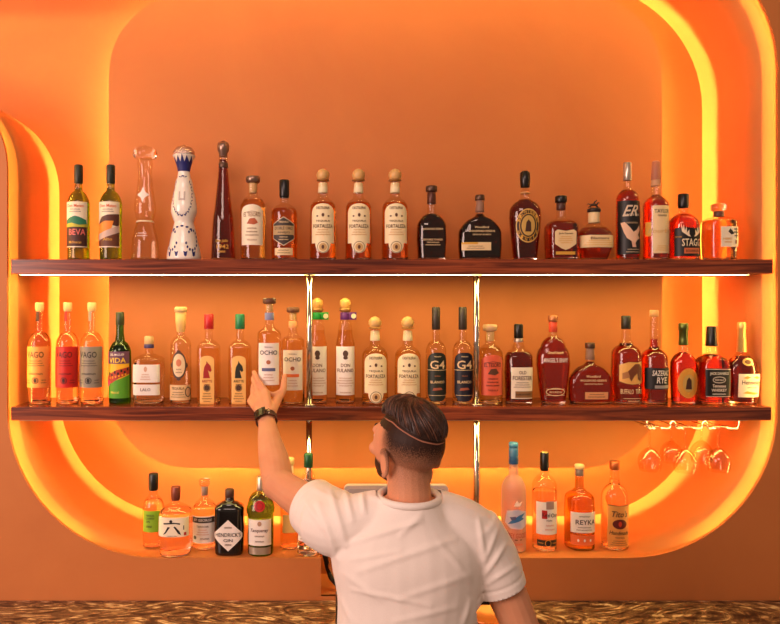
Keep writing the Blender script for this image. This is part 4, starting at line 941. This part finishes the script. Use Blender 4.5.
finish('screen_housing', bm, mat('silver_shell', (214, 200, 196), .35, .3), mon, False)
bm = bmesh.new(); extr(bm, [(x*.955, (z-(zt+.1)/2)*.93+(zt+.1)/2) for x, z in P], -.0145, -.0122)
finish('screen', bm, mat('dark_screen', (190, 176, 172), .25), mon, False)
bm = bmesh.new(); box(bm, -.03, .03, .012, .035, .01, .2, .004); finish('stand', bm, M_BLACK, mon, False)
bm = bmesh.new(); box(bm, -.11, .11, -.06, .09, 0, .012, .004); finish('base', bm, M_BLACK, mon, False)
# black receipt printer left of the monitor base
p0 = W(338, 606, -.10)
pr_ = empty('receipt_printer', (p0.x+.055, -.30, ZC)); tag(pr_, 'black box-shaped device on the counter by the man\'s left side', 'printer')
bm = bmesh.new(); box(bm, -.066, .055, -.05, .06, 0, .13, .006); finish('housing', bm, M_BLACK, pr_, False)
bm = bmesh.new(); box(bm, -.045, .045, -.045, .02, .1302, .136, .002); finish('lid', bm, mat('dark_grey_lid', (40, 38, 38), .4), pr_, False)
# cables
def cable(pts, label, m, r=.004):
    base = Vector(pts[0]); bm = bmesh.new(); tube(bm, [Vector(p)-base for p in pts], r, 8, sub=6)
    o = finish('power_cable', bm, m, None); o.location = base; tag(o, label, 'cable'); return o
YC = .06
cable([W(323, 545, .05), W(326, 560, YC), W(329, 572, .07), W(333, 580, .05), W(345, 590, .06), W(352, 586, .05)], 'black cable hanging in the gap under the niche floor', M_BLACK, .009)
cable([W(326, 548, .03), W(332, 558, .03), W(329, 566, .04), W(333, 574, .03), W(340, 590, .04)], 'thin pale cable looping in front of the black cable', mat('tan_cable', (190, 120, 60), .5), .003)
# black tool and copper bowl seen under the right arm
q = W(486, 612, -.16)
bw = empty('copper_bowl', (q.x+.01, -.16, ZC)); tag(bw, 'orange copper bowl on the counter behind the man\'s right elbow', 'bowl')
bm = bmesh.new(); lathe(bm, [(.04, 0), (.062, .006), (.07, .022), (.068, .022), (.058, .009), (.001, .006)], 32, cap1=False); finish('bowl_shell', bm, mat('copper', (226, 128, 60), .35, .4), bw)
st = empty('bar_pouch', (q.x, -.05, ZC)); tag(st, 'black soft pouch standing between the man\'s torso and right arm', 'pouch')
bm = bmesh.new(); tube(bm, [(0, 0, 0), (0, 0, .05), (0, 0, .1)], [(.045, .03), (.05, .03), (.028, .02)], 20, ref=(1, 0, 0), sub=4); finish('pouch_body', bm, M_BLACK, st)
bm = bmesh.new(); tube(bm, [(-.02, 0, .098), (0, 0, .125), (.02, 0, .098)], .004, 8, sub=4); finish('pouch_handle', bm, M_BLACK, st)

# ------------------------------------------------------------------ the man (seen from behind, left arm raised to the shelf)
HC = Vector((.209, -.655, 1.652)); HR = Matrix.Rotation(math.radians(34), 3, 'Z') @ Matrix.Rotation(math.radians(9), 3, 'X')
def hl(x, y, z): return HC+HR @ Vector((x, y, z))
def remesh(name, bm, voxel, smooth_it, mats, parent):
    me = bpy.data.meshes.new(name); bmesh.ops.recalc_face_normals(bm, faces=bm.faces); bm.to_mesh(me); bm.free()
    o = link(name, me, parent)
    m = o.modifiers.new('r', 'REMESH'); m.mode = 'VOXEL'; m.voxel_size = voxel
    if smooth_it: q = o.modifiers.new('s', 'SMOOTH'); q.iterations = smooth_it; q.factor = .5
    bpy.context.view_layer.update()
    me2 = bpy.data.meshes.new_from_object(o.evaluated_get(bpy.context.evaluated_depsgraph_get()))
    o.modifiers.clear(); o.data = me2; me2.name = name
    me2.materials.clear()
    for mm in mats: me2.materials.append(mm)
    for p in me2.polygons: p.use_smooth = True
    return o
man = empty('person', (.2, -.62, 0)); tag(man, 'man in white t-shirt seen from behind, left arm raised holding a bottle', 'person')
def unparent_shift(o): o.location = -man.location
BX, BY = BXZ[0], -.03
def wrap(th, R, z):
    R *= 1.03
    return Vector((BX+R*math.cos(math.radians(th)), BY+R*math.sin(math.radians(th)), z))
WR = Vector((-.176, -.185, 1.652)); EL = Vector((-.128, -.43, 1.510)); SHL = Vector((.045, -.655, 1.462))
SHR = Vector((.385, -.66, 1.445)); ELR = Vector((.508, -.665, 1.16)); WRR = Vector((.44, -.43, 1.075))
bm = bmesh.new()
# torso, neck, legs
tube(bm, [(.205, -.655, .90), (.205, -.655, 1.05), (.21, -.655, 1.25), (.213, -.66, 1.37), (.212, -.665, 1.45), (.212, -.67, 1.51)],
     [(.15, .10), (.145, .095), (.16, .10), (.165, .10), (.12, .08), (.06, .06)], 20, ref=(1, 0, 0), sub=4)
tube(bm, [(.212, -.682, 1.46), (.212, -.682, 1.55), (.208, -.668, 1.61), (.206, -.655, 1.66)], [(.062, .062), (.053, .057), (.052, .057), (.05, .06)], 20, ref=(1, 0, 0), sub=4)
tube(bm, [(.13, -.67, 1.475), (.21, -.68, 1.50), (.31, -.67, 1.465)], [.045, .05, .045], 14, sub=3)
for sx in (-1, 1):
    hx = .205+sx*.095
    tube(bm, [(hx, -.65, .93), (hx+.01*sx, -.64, .75), (hx+.02*sx, -.63, .50), (hx+.02*sx, -.65, .34), (hx+.02*sx, -.66, .10), (hx+.02*sx, -.65, .05)], [.085, .08, .055, .052, .035, .035], 14, sub=3)
    tube(bm, [(hx+.02*sx, -.68, .045), (hx+.02*sx, -.60, .04), (hx+.03*sx, -.48, .03)], [.035, .04, .03], 12, sub=3)
# arms
tube(bm, [(.14, -.66, 1.45), SHL, (SHL+EL)/2+Vector((0, .0, -.004)), EL+Vector((.006, -.012, -.003))], [.06, .062, .051, .044], 18, sub=4)
tube(bm, [EL+Vector((.006, -.012, -.003)), EL+(WR-EL)*.25+Vector((.004, 0, .002)), EL+(WR-EL)*.6, EL+(WR-EL)*.88, WR+(WR-EL)*.06], [(.043, .045), (.045, .043), (.036, .035), (.0275, .024), (.029, .022)], 18, ref=(1, 0, 0), sub=5)
ellipsoid(bm, EL+Vector((.004, -.012, -.006)), (.042, .042, .042))
tube(bm, [(.30, -.665, 1.435), SHR+Vector((-.004, 0, -.01)), (SHR+ELR)/2+Vector((.004, 0, 0)), ELR], [.05, .056, .050, .043], 18, sub=4)
tube(bm, [ELR, ELR+(WRR-ELR)*.3, ELR+(WRR-ELR)*.9, WRR], [.043, .044, .028, .027], 18, sub=4)
# left hand round the bottle
mcp = {'index': wrap(262, .064, 1.722), 'middle': wrap(242, .066, 1.715), 'ring': wrap(224, .066, 1.702), 'little': wrap(208, .066, 1.687)}
fing = {'index': [wrap(236, .055, 1.752), wrap(214, .0505, 1.768), wrap(193, .050, 1.778)],
        'middle': [wrap(219, .0545, 1.739), wrap(190, .0515, 1.756), wrap(166, .050, 1.764)],
        'ring': [wrap(202, .055, 1.722), wrap(174, .0515, 1.735), wrap(150, .050, 1.741)],
        'little': [wrap(190, .055, 1.702), wrap(166, .051, 1.711), wrap(148, .050, 1.715)]}
fr_r = {'index': .0092, 'middle': .0094, 'ring': .0090, 'little': .0078}
for i, n_ in enumerate(('index', 'middle', 'ring', 'little')):
    r_ = fr_r[n_]; base = WR+Vector((.011-.008*i, .012, .008))
    tube(bm, [base, (base+mcp[n_])/2+Vector((0, -.004, .002)), mcp[n_]], [.015, .0155, .0125], 12, sub=4)
    pts = [mcp[n_]]+fing[n_]
    tube(bm, [mcp[n_]+(mcp[n_]-pts[1])*.15]+pts, [r_*1.25, r_*1.2, r_*1.06, r_*.98, r_*.86], 12, sub=4)
    ellipsoid(bm, pts[1], (r_*1.1,)*3, seg=12); ellipsoid(bm, pts[-1], (r_*.88,)*3, seg=12)
ellipsoid(bm, (WR+mcp['middle'])/2+Vector((.004, 0, .0)), (.030, .015, .036), Matrix.Rotation(math.radians(-42), 3, 'X'))
tb = [WR+Vector((.016, .010, .010)), wrap(292, .076, 1.693), wrap(318, .062, 1.722), wrap(336, .0535, 1.746), wrap(346, .0515, 1.765)]
tube(bm, tb, [.016, .0155, .0122, .0104, .0086], 12, sub=4); ellipsoid(bm, tb[-1], (.0088, .0088, .009), seg=12)
tube(bm, [mcp['index'], wrap(284, .068, 1.712), tb[2]], [.009, .0075, .009], 10, sub=3)
# right hand resting on the counter
HB = WRR+Vector((-.03, .08, -.045))
for i, (n_, L) in enumerate((('index', .085), ('middle', .092), ('ring', .085), ('little', .068))):
    off = Vector((-.033+.021*i, .085-.004*abs(i-1.4), -.048)); m_ = WRR+off
    tube(bm, [WRR+Vector((-.012+.008*i, .01, -.012)), m_], [.017, .0125], 12, sub=3)
    d = Vector((-.12+.1*i, 1, 0)).normalized()
    tube(bm, [m_, m_+d*L*.5+Vector((0, 0, .004)), m_+d*L*.8+Vector((0, 0, -.006)), m_+d*L+Vector((0, 0, -.014))], [.0105, .0092, .0085, .007], 12, sub=3)
tube(bm, [WRR+Vector((-.018, .015, -.012)), WRR+Vector((-.05, .05, -.04)), WRR+Vector((-.068, .085, -.055)), WRR+Vector((-.072, .11, -.062))], [.016, .013, .0105, .0085], 12, sub=3)
# head (local: +y face, +z up)
ellipsoid(bm, hl(0, -.012, .022), (.076, .094, .082), HR, 32)
ellipsoid(bm, hl(0, .030, .0), (.066, .062, .075), HR, 32)
ellipsoid(bm, hl(0, .030, -.052), (.054, .058, .050), HR, 28)
ellipsoid(bm, hl(0, .066, -.083), (.027, .024, .022), HR)
ellipsoid(bm, hl(0, .0, -.055), (.058, .065, .04), HR)
ellipsoid(bm, hl(0, -.034, -.058), (.050, .044, .05), HR)
tube(bm, [hl(-.045, .070, .026), hl(0, .088, .028), hl(.045, .070, .026)], [.010, .013, .010], 12, sub=3)
tube(bm, [hl(0, .083, .022), hl(0, .099, -.002), hl(0, .102, -.022), hl(0, .094, -.030)], [.008, .010, .013, .008], 12, sub=3)
for sx in (-1, 1):
    ellipsoid(bm, hl(sx*.012, .092, -.025), (.008, .010, .007), HR, 12)
    ellipsoid(bm, hl(sx*.042, .060, -.018), (.022, .022, .018), HR, 16)
    # ear: rim, lobe, concha
    RE = Matrix.Rotation(sx*.14, 3, 'Z') @ Matrix.Rotation(-.18, 3, 'X')
    ec = Vector((sx*.0790, -.016, -.026))
    ellipsoid(bm, HC+HR @ ec, (.0055, .0185, .031), HR @ RE, 18)
    rim = [HC+HR @ (ec+RE @ Vector((sx*.003, -.018*math.cos(t_), .0315*math.sin(t_)))) for t_ in [math.radians(d_) for d_ in (-100, -60, -20, 20, 60, 100, 140)]]
    tube(bm, rim, [.0052, .0048, .0045, .0046, .0048, .0048, .0042], 10, sub=4)
tube(bm, [hl(-.024, .082, -.053), hl(0, .091, -.051), hl(.024, .082, -.053)], [.004, .0065, .004], 10, sub=3)
tube(bm, [hl(-.021, .081, -.061), hl(0, .089, -.061), hl(.021, .081, -.061)], [.004, .0068, .004], 10, sub=3)

def part_low(ang):
    """lower edge height (head local z) of the long hair for azimuth ang (0 = face, 90 = left side, 180 = back)"""
    a = abs(ang)
    tab = [(0, .070), (30, .068), (60, .076), (90, .077), (120, .066), (150, .053), (180, .046), (210, .046), (250, .050), (300, .062), (360, .070)]
    for (a0, z0), (a1, z1) in zip(tab, tab[1:]):
        if a <= a1: return z0+(z1-z0)*(a-a0)/(a1-a0)
    return .05
def skin_mat():
    m, nt, p = new_mat('skin')
    at = nt.nodes.new('ShaderNodeAttribute'); at.attribute_name = 'hair'
    n = nt.nodes.new('ShaderNodeTexNoise'); n.inputs['Scale'].default_value = 420; n.inputs['Detail'].default_value = 3
    tc = nt.nodes.new('ShaderNodeTexCoord'); nt.links.new(tc.outputs['Object'], n.inputs['Vector'])
    n2 = nt.nodes.new('ShaderNodeTexNoise'); n2.inputs['Scale'].default_value = 24; nt.links.new(tc.outputs['Object'], n2.inputs['Vector'])
    sk = nt.nodes.new('ShaderNodeMix'); sk.data_type = 'RGBA'; sk.inputs[6].default_value = lin((216, 146, 108)); sk.inputs[7].default_value = lin((226, 162, 124))
    nt.links.new(n2.outputs['Fac'], sk.inputs[0])
    ma = nt.nodes.new('ShaderNodeMath'); ma.operation = 'MULTIPLY_ADD'; ma.inputs[1].default_value = 1.1; ma.inputs[2].default_value = -.55
    nt.links.new(n.outputs['Fac'], ma.inputs[0])
    ad = nt.nodes.new('ShaderNodeMath'); ad.operation = 'ADD'; nt.links.new(ma.outputs[0], ad.inputs[0]); nt.links.new(at.outputs['Fac'], ad.inputs[1])
    mu = nt.nodes.new('ShaderNodeMath'); mu.operation = 'MULTIPLY'; mu.use_clamp = True; nt.links.new(ad.outputs[0], mu.inputs[0]); nt.links.new(at.outputs['Fac'], mu.inputs[1])
    mx = nt.nodes.new('ShaderNodeMix'); mx.data_type = 'RGBA'; mx.inputs[7].default_value = lin((50, 29, 20))
    nt.links.new(mu.outputs[0], mx.inputs[0]); nt.links.new(sk.outputs[2], mx.inputs[6]); nt.links.new(mx.outputs[2], p.inputs['Base Color'])
    p.inputs['Roughness'].default_value = .55; p.inputs['Specular IOR Level'].default_value = .22; p.inputs['Subsurface Weight'].default_value = .12; p.inputs['Subsurface Radius'].default_value = (.012, .005, .003); p.inputs['Subsurface Scale'].default_value = 1
    return m
SKIN = skin_mat()
body = remesh('body', bm, .0026, 3, [SKIN], man); unparent_shift(body)
at = body.data.attributes.new('hair', 'FLOAT', 'POINT')
HI = HR.inverted()
def sstep(a, b, x): t = max(0, min(1, (x-a)/(b-a))); return t*t*(3-2*t)
vals = []
for v in body.data.vertices:
    h = 0.0
    if v.co.z > 1.5 and abs(v.co.x-HC.x) < .14 and v.co.y < -.5:
        q = HI @ (v.co-HC); x, y, z = q
        back = sstep(.035, .0, y)            # behind the temple line
        low = -.085 if y < -.02 else -.03
        low = -.062+.085*sstep(-.03, .03, y)
        h = back*max(0, min(1, (z-low+.055)/.16))**.8
        near_ear = sstep(.022, .012, math.hypot((y+.012)*1.0, (z+.03)*.8)) if abs(x) > .05 else 0
        h *= 1-near_ear*.95
        if z > .05: h = max(h, sstep(.075, .055, y))
        beard = sstep(.0, .012, y-.0)*sstep(-.028, -.048, z+.20*max(0, .05-y))*(1 if q.length < .14 else 0)
        mouth = sstep(.02, .012, abs(x))*sstep(.012, .006, abs(z+.057))*(1 if y > .075 else 0)
        if abs(x) > .045 and y < .03 and z > -.07: beard *= sstep(.012, .03, y)
        h = max(h*1.1, beard*1.05*(1-mouth))
        if z < -.125: h = 0
    vals.append(h)
at.data.foreach_set('value', vals)
# eyes
for sx in (-1, 1):
    bm = bmesh.new(); ellipsoid(bm, hl(sx*.031, .0755, .008), (.0115, .0115, .0115), HR, 16)
    ey = finish('eye', bm, mat('eye_white', (240, 232, 224), .15), man); unparent_shift(ey)
    bm = bmesh.new(); ellipsoid(bm, hl(sx*.031, .0838, .008), (.0052, .0040, .0052), HR, 14)
    ir = finish('iris', bm, mat('iris', (60, 38, 24), .1), ey)
    bm = bmesh.new(); tube(bm, [hl(sx*.014, .0965, .030), hl(sx*.030, .090, .034), hl(sx*.046, .075, .031)], [.0018, .0024, .0012], 8, sub=3)
    eb = finish('eyebrow', bm, mat('brow_hair', (50, 32, 24), .8), man); unparent_shift(eb)

# hair on top: a cap swept to the side plus combed strands
M_HAIR = mat('dark_brown_hair', (84, 50, 36), .38, vary=.3, scale=160)
nt = M_HAIR.node_tree; ge = nt.nodes.new('ShaderNodeNewGeometry'); rr = nt.nodes.new('ShaderNodeValToRGB')
rr.color_ramp.elements[0].color = lin((40, 24, 18)); rr.color_ramp.elements[1].color = lin((132, 84, 62)); rr.color_ramp.elements.new(.6).color = lin((70, 42, 31))
nt.links.new(ge.outputs['Random Per Island'], rr.inputs[0]); nt.links.new(rr.outputs[0], nt.nodes['Principled BSDF'].inputs['Base Color'])
def scalp(az, t, lift):
    """az degrees (0 front, 90 left), t 0 = lower edge .. 1 = crown"""
    zl = part_low(az % 360); r = math.radians(az)
    z0 = (zl-.022)/.082; ph0 = math.asin(max(-.99, min(.99, z0))); ph = ph0+(PI/2-ph0)*t
    dx, dy = -math.sin(r), math.cos(r)
    ax, ay, az_ = .0765+lift, .0945+lift, .083+lift*1.25
    fx = dx*math.cos(ph)*ax; fy = dy*math.cos(ph)*ay-.012; fz = .022+math.sin(ph)*az_
    fy += .012*max(0, dy)*math.cos(ph)       # forehead fringe fuller
    return hl(fx, fy, fz)
bm = bmesh.new(); NA, NT = 72, 14; g = []
for j in range(NT+1):
    t = j/NT*.985; lift = .0005+.0125*math.sin(min(1, t*2.2+.05)*PI/2)**.8
    row = []
    for i in range(NA):
        az = 360*i/NA; l2 = lift*(1+.35*max(0, math.cos(math.radians(az-20))))
        l2 += .0016*math.sin(az*.9+3*t)*min(1, t*4)
        row.append(bm.verts.new(scalp(az, t, l2)))
    g.append(row)
for j in range(NT):
    for i in range(NA):
        k2 = (i+1) % NA; bm.faces.new((g[j][i], g[j][k2], g[j+1][k2], g[j+1][i]))
bm.faces.new(g[-1])
pt = []
for i in range(26):
    az = 52+150*i/25; r_ = math.radians(az); z = part_low(az)-.0055; q_ = math.sqrt(max(0, 1-((z-.022)/.082)**2))
    pt.append(hl(-math.sin(r_)*.0778*q_, math.cos(r_)*.0955*q_-.012, z))
bp = bmesh.new(); tube(bp, pt, [.0006]*2+[.0017]*20+[.0016, .0012, .0008, .0004], 8)
pa = finish('hair_parting', bp, mat('parting_skin', (170, 108, 82), .6), man); unparent_shift(pa)
random.seed(3)
for q in range(2600):
    az = random.uniform(0, 360); t = random.uniform(.0, .95)**.8
    pts = []; L = random.randint(5, 8)
    jitter = random.uniform(-.0012, .0042)
    # strands start near the crown-front and sweep back and down towards the parting
    a, tt = az, min(.97, t+.32)
    crown = 150
    for s_ in range(L):
        f = s_/(L-1)
        t_ = max(.0, tt-.34*f); da = (18*f*(1 if az < 180 else -1))
        lift = .0005+.0129*math.sin(min(1, t_*2.2+.05)*PI/2)**.8*(1+.35*max(0, math.cos(math.radians(az+da-20))))+jitter*(1-f*.5)+.001
        pts.append(scalp(a+da, t_, lift))
    tube(bm, pts, [.0007, .0011]+[.0012]*(L-3)+[.0005], 4)
hr = finish('hair', bm, M_HAIR, man, keep=True); unparent_shift(hr)

# ------------------------------------------------------------------ t-shirt
bm = bmesh.new()
tube(bm, [(.205, -.665, .96), (.205, -.665, 1.08), (.207, -.66, 1.20), (.213, -.66, 1.31), (.212, -.665, 1.39), (.212, -.67, 1.45), (.212, -.678, 1.505), (.212, -.682, 1.545)],
     [(.180, .125), (.172, .125), (.170, .128), (.182, .130), (.188, .128), (.172, .112), (.110, .088), (.070, .072)], 32, ref=(1, 0, 0), sub=5)
# shoulders
tube(bm, [(.20, -.672, 1.495), (.29, -.67, 1.478), (.370, -.665, 1.435), (.405, -.66, 1.385)], [.062, .070, .076, .073], 20, sub=4)
tube(bm, [(.20, -.672, 1.492), (.12, -.668, 1.482), (.05, -.655, 1.458), (.0, -.61, 1.465)], [.060, .064, .076, .078], 20, sub=4)
# sleeves
HEL = SHL+(EL-SHL)*.40; HER = SHR+(ELR-SHR)*.48
dL = (EL-SHL).normalized(); dR = (ELR-SHR).normalized()
tube(bm, [SHL+Vector((.03, 0, -.012)), SHL+(EL-SHL)*.22+Vector((0, 0, -.004)), HEL+dL*.012, HEL+dL*.035], [(.080, .082), (.078, .080), (.072, .072), (.070, .07)], 24, ref=(0, 0, 1), sub=4)
tube(bm, [SHR+Vector((-.02, 0, .01)), SHR+(ELR-SHR)*.25+Vector((.0, 0, 0)), HER+dR*.005, HER+dR*.03], [(.072, .08), (.070, .074), (.062, .066), (.061, .065)], 24, ref=(1, 0, 0), sub=4)
tube(bm, [(.07, -.655, 1.42), (.03, -.62, 1.43), (-.0, -.59, 1.44)], [.06, .045, .035], 16, sub=3)
shirt = remesh('t_shirt', bm, .0045, 6, [mat('white_cotton', (246, 234, 224), .85, scale=500, vary=.05, bump=.15)], man)
bpy.context.view_layer.update()
# cut the sleeves, neck and hem open and give the cloth a thickness
def fold(a, b, wd, h):
    return (Vector(a), Vector(b), wd, h)
def bk(px, py): p = W(px, py, -.78); return (p.x, p.z)
FOLDS = []
for (x0_, y0_), (x1_, y1_), wd, h in [((318, 505), (338, 560), 3.2, .008), ((330, 492), (346, 545), 3.0, .009), ((345, 492), (352, 520), 2.6, .009), ((362, 496), (364, 512), 2.4, .012), ((372, 498), (402, 508), 2.6, .007),
        ((348, 545), (420, 522), 3.0, .007), ((352, 560), (400, 552), 2.4, .004), ((360, 572), (455, 540), 3.4, .005), ((345, 575), (380, 600), 3.2, .004), ((352, 590), (430, 606), 2.2, .005),
        ((420, 515), (400, 535), 3.0, .005), ((440, 545), (470, 580), 3.2, .004), ((478, 520), (484, 560), 2.6, .007), ((486, 575), (506, 545), 2.4, .008), ((488, 584), (516, 566), 2.4, .006), ((486, 560), (500, 525), 2.6, .006),
        ((400, 600), (470, 575), 3.2, .004), ((395, 622), (455, 608), 3, .004), ((340, 600), (352, 624), 2.6, .005), ((410, 500), (450, 506), 2.8, .004), ((470, 600), (462, 624), 2.6, .006), ((304, 500), (322, 528), 2.6, .006), ((312, 488), (334, 500), 2.6, .005)]:
    FOLDS.append((bk(x0_, y0_), bk(x1_, y1_), wd*.0024, h))
me = shirt.data
NRM = [v.normal.copy() for v in me.vertices]
for v in me.vertices:
    N0 = NRM[v.index]
    if N0.y < .2:
        x, z = v.co.x*1.0, v.co.z
        # position as seen on the back plane
        t = (-.78+DIST)/(v.co.y+DIST); X_, Z_ = v.co.x*t, CZ+(v.co.z-CZ)*t
        d = 0
        for (ax, az_), (bx, bz), wd, h in FOLDS:
            vx, vz = bx-ax, bz-az_; L2 = vx*vx+vz*vz; s_ = max(0, min(1, ((X_-ax)*vx+(Z_-az_)*vz)/L2))
            dx, dz = X_-(ax+vx*s_), Z_-(az_+vz*s_); rr = (dx*dx+dz*dz)/(wd*wd)
            if rr < 9:
                side = (dx*vz-dz*vx)/math.sqrt(L2)/wd
                d += h*math.exp(-rr)*(.25+.75*math.sin(PI*min(1, max(0, .12+.76*s_))))*(1-.5*side)
        v.co += N0*d*.62
    n_ = noise.noise(v.co*9)*.0035+noise.noise(v.co*22)*.0012
    for hc_, hd_ in ((HEL, dL), (HER, dR)):
        q_ = v.co-hc_; al = q_.dot(hd_)
        if -.03 < al < -.018 and (q_-hd_*al).length < .1: v.co -= N0*.0022*sstep(.006, .001, abs(al+.024))
    v.co += N0*n_
bm = bmesh.new(); bm.from_mesh(me)
def cut(co, no, rad):
    co = Vector(co); no = Vector(no).normalized()
    vs = {v for v in bm.verts if (v.co-co).length < rad}
    fs = [f for f in bm.faces if all(v in vs for v in f.verts)]
    ed = {e for f in fs for e in f.edges}; vv = {v for f in fs for v in f.verts}
    bmesh.ops.bisect_plane(bm, geom=fs+list(ed)+list(vv), plane_co=co, plane_no=no)
    dele = [f for f in bm.faces if (f.calc_center_median()-co).length < rad and (f.calc_center_median()-co).dot(no) > 1e-5]
    bmesh.ops.delete(bm, geom=dele, context='FACES')
cut(HEL, dL, .125); cut(HER, dR, .105); cut((.212, -.682, 1.538), (0, -.10, 1), .080); cut((.205, -.66, .965), (0, 0, -1), .3)
bm.to_mesh(me); bm.free(); me.update()
so = shirt.modifiers.new('thickness', 'SOLIDIFY'); so.thickness = .0022; so.offset = -1
for p in me.polygons: p.use_smooth = True
unparent_shift(shirt)
# hems and collar as raised bands
cot = MATS['white_cotton']
def loop_band(name, c, no, r0, z, rr):
    pass
bm = bmesh.new(); ring = [(.212+.073*math.cos(2*PI*k/40), -.682+.073*math.sin(2*PI*k/40), 1.536+.004*math.sin(2*PI*k/40)) for k in range(40)]
tube(bm, ring, [(.009, .009)]*40, 10, ref=(0, 0, 1), closed=True)
col_ = finish('collar', bm, cot, shirt)

# trousers, shoes, watch
bm = bmesh.new()
tube(bm, [(.205, -.655, .80), (.205, -.655, .90), (.205, -.655, 1.0)], [(.175, .12), (.172, .12), (.162, .112)], 24, ref=(1, 0, 0), sub=3)
for sx in (-1, 1):
    hx = .205+sx*.095
    tube(bm, [(hx, -.65, .93), (hx+.01*sx, -.64, .75), (hx+.02*sx, -.63, .50), (hx+.02*sx, -.65, .30), (hx+.02*sx, -.66, .07)], [.098, .095, .075, .068, .06], 18, sub=4)
tr = remesh('trousers', bm, .009, 3, [mat('black_trousers', (26, 26, 30), .85, scale=200)], man); unparent_shift(tr)
for sx in (-1, 1):
    hx = .205+sx*.115; bm = bmesh.new()
    tube(bm, [(hx, -.72, .045), (hx, -.64, .055), (hx+.005*sx, -.52, .04), (hx+.01*sx, -.43, .03)], [(.036, .035), (.044, .055), (.046, .04), (.03, .026)], 16, ref=(1, 0, 0), sub=4)
    for v in bm.verts: v.co.z = max(v.co.z, .002)
    sh_ = finish('shoe', bm, mat('shoe_leather', (30, 24, 22), .4), man); unparent_shift(sh_)
ax = (WR-EL).normalized(); wc = WR-ax*.012+Vector((0, 0, .0)); u_ = Vector((1, 0, 0)); u_ = (u_-ax*u_.dot(ax)).normalized(); v_ = ax.cross(u_)
bm = bmesh.new(); R1, R2 = .0315, .0285
ringp = [wc+u_*R1*math.cos(2*PI*k/36)+v_*R2*math.sin(2*PI*k/36) for k in range(36)]
rings = []
for p in ringp:
    o_ = (p-wc).normalized(); rings.append([bm.verts.new(p+ax*h+o_*w2) for h, w2 in ((-.011, 0), (-.011, .003), (.011, .003), (.011, 0))])
for k in range(36):
    a_, b_ = rings[k], rings[(k+1) % 36]
    for m2 in range(4): bm.faces.new((a_[m2], a_[(m2+1) % 4], b_[(m2+1) % 4], b_[m2]))
wt = finish('wrist_watch', bm, mat('brown_strap', (84, 44, 32), .75), man, False); unparent_shift(wt)
# case on the back of the wrist, turned to the camera's left
def wpt(ang, h, out): 
    a = math.radians(ang); d = u_*math.cos(a)+v_*math.sin(a)
    return wc+u_*R1*math.cos(a)+v_*R2*math.sin(a)+ax*h+d.normalized()*out
s0 = 1 if v_.y < 0 else -1
bm = bmesh.new(); P = []
top, bot = [], []
angs = [s0*90+dd for dd in (64, 48, 32, 16, 2)] if s0 > 0 else [s0*90-dd for dd in (64, 48, 32, 16, 2)]
grid = [[(bm.verts.new(wpt(a, h, .004)), bm.verts.new(wpt(a, h, .0095))) for h in (-.0165, -.013, .013, .0165)] for a in angs]
for i in range(4):
    for j in range(3):
        a_, b_, c_, d_ = grid[i][j], grid[i+1][j], grid[i+1][j+1], grid[i][j+1]
        bm.faces.new((a_[1], b_[1], c_[1], d_[1])); bm.faces.new((a_[0], d_[0], c_[0], b_[0]))
for j in range(3):
    for i in (0, 4): bm.faces.new((grid[i][j][0], grid[i][j][1], grid[i][j+1][1], grid[i][j+1][0]))
for i in range(4):
    for j in (0, 3): bm.faces.new((grid[i][j][0], grid[i+1][j][0], grid[i+1][j][1], grid[i][j][1]))
cs = finish('watch_case', bm, mat('dark_case', (40, 30, 28), .2, .4), wt, False)
bm = bmesh.new(); aa = s0*90-s0*14
for h in (-.012, .012): tube(bm, [wpt(aa, h-.0, .004), wpt(aa, h+.0, .0062)], .0015, 6)
tube(bm, [wpt(aa, -.012, .005), wpt(aa, 0, .0055), wpt(aa, .012, .005)], .0014, 6)
bk_ = finish('watch_buckle', bm, M_STEEL, wt)
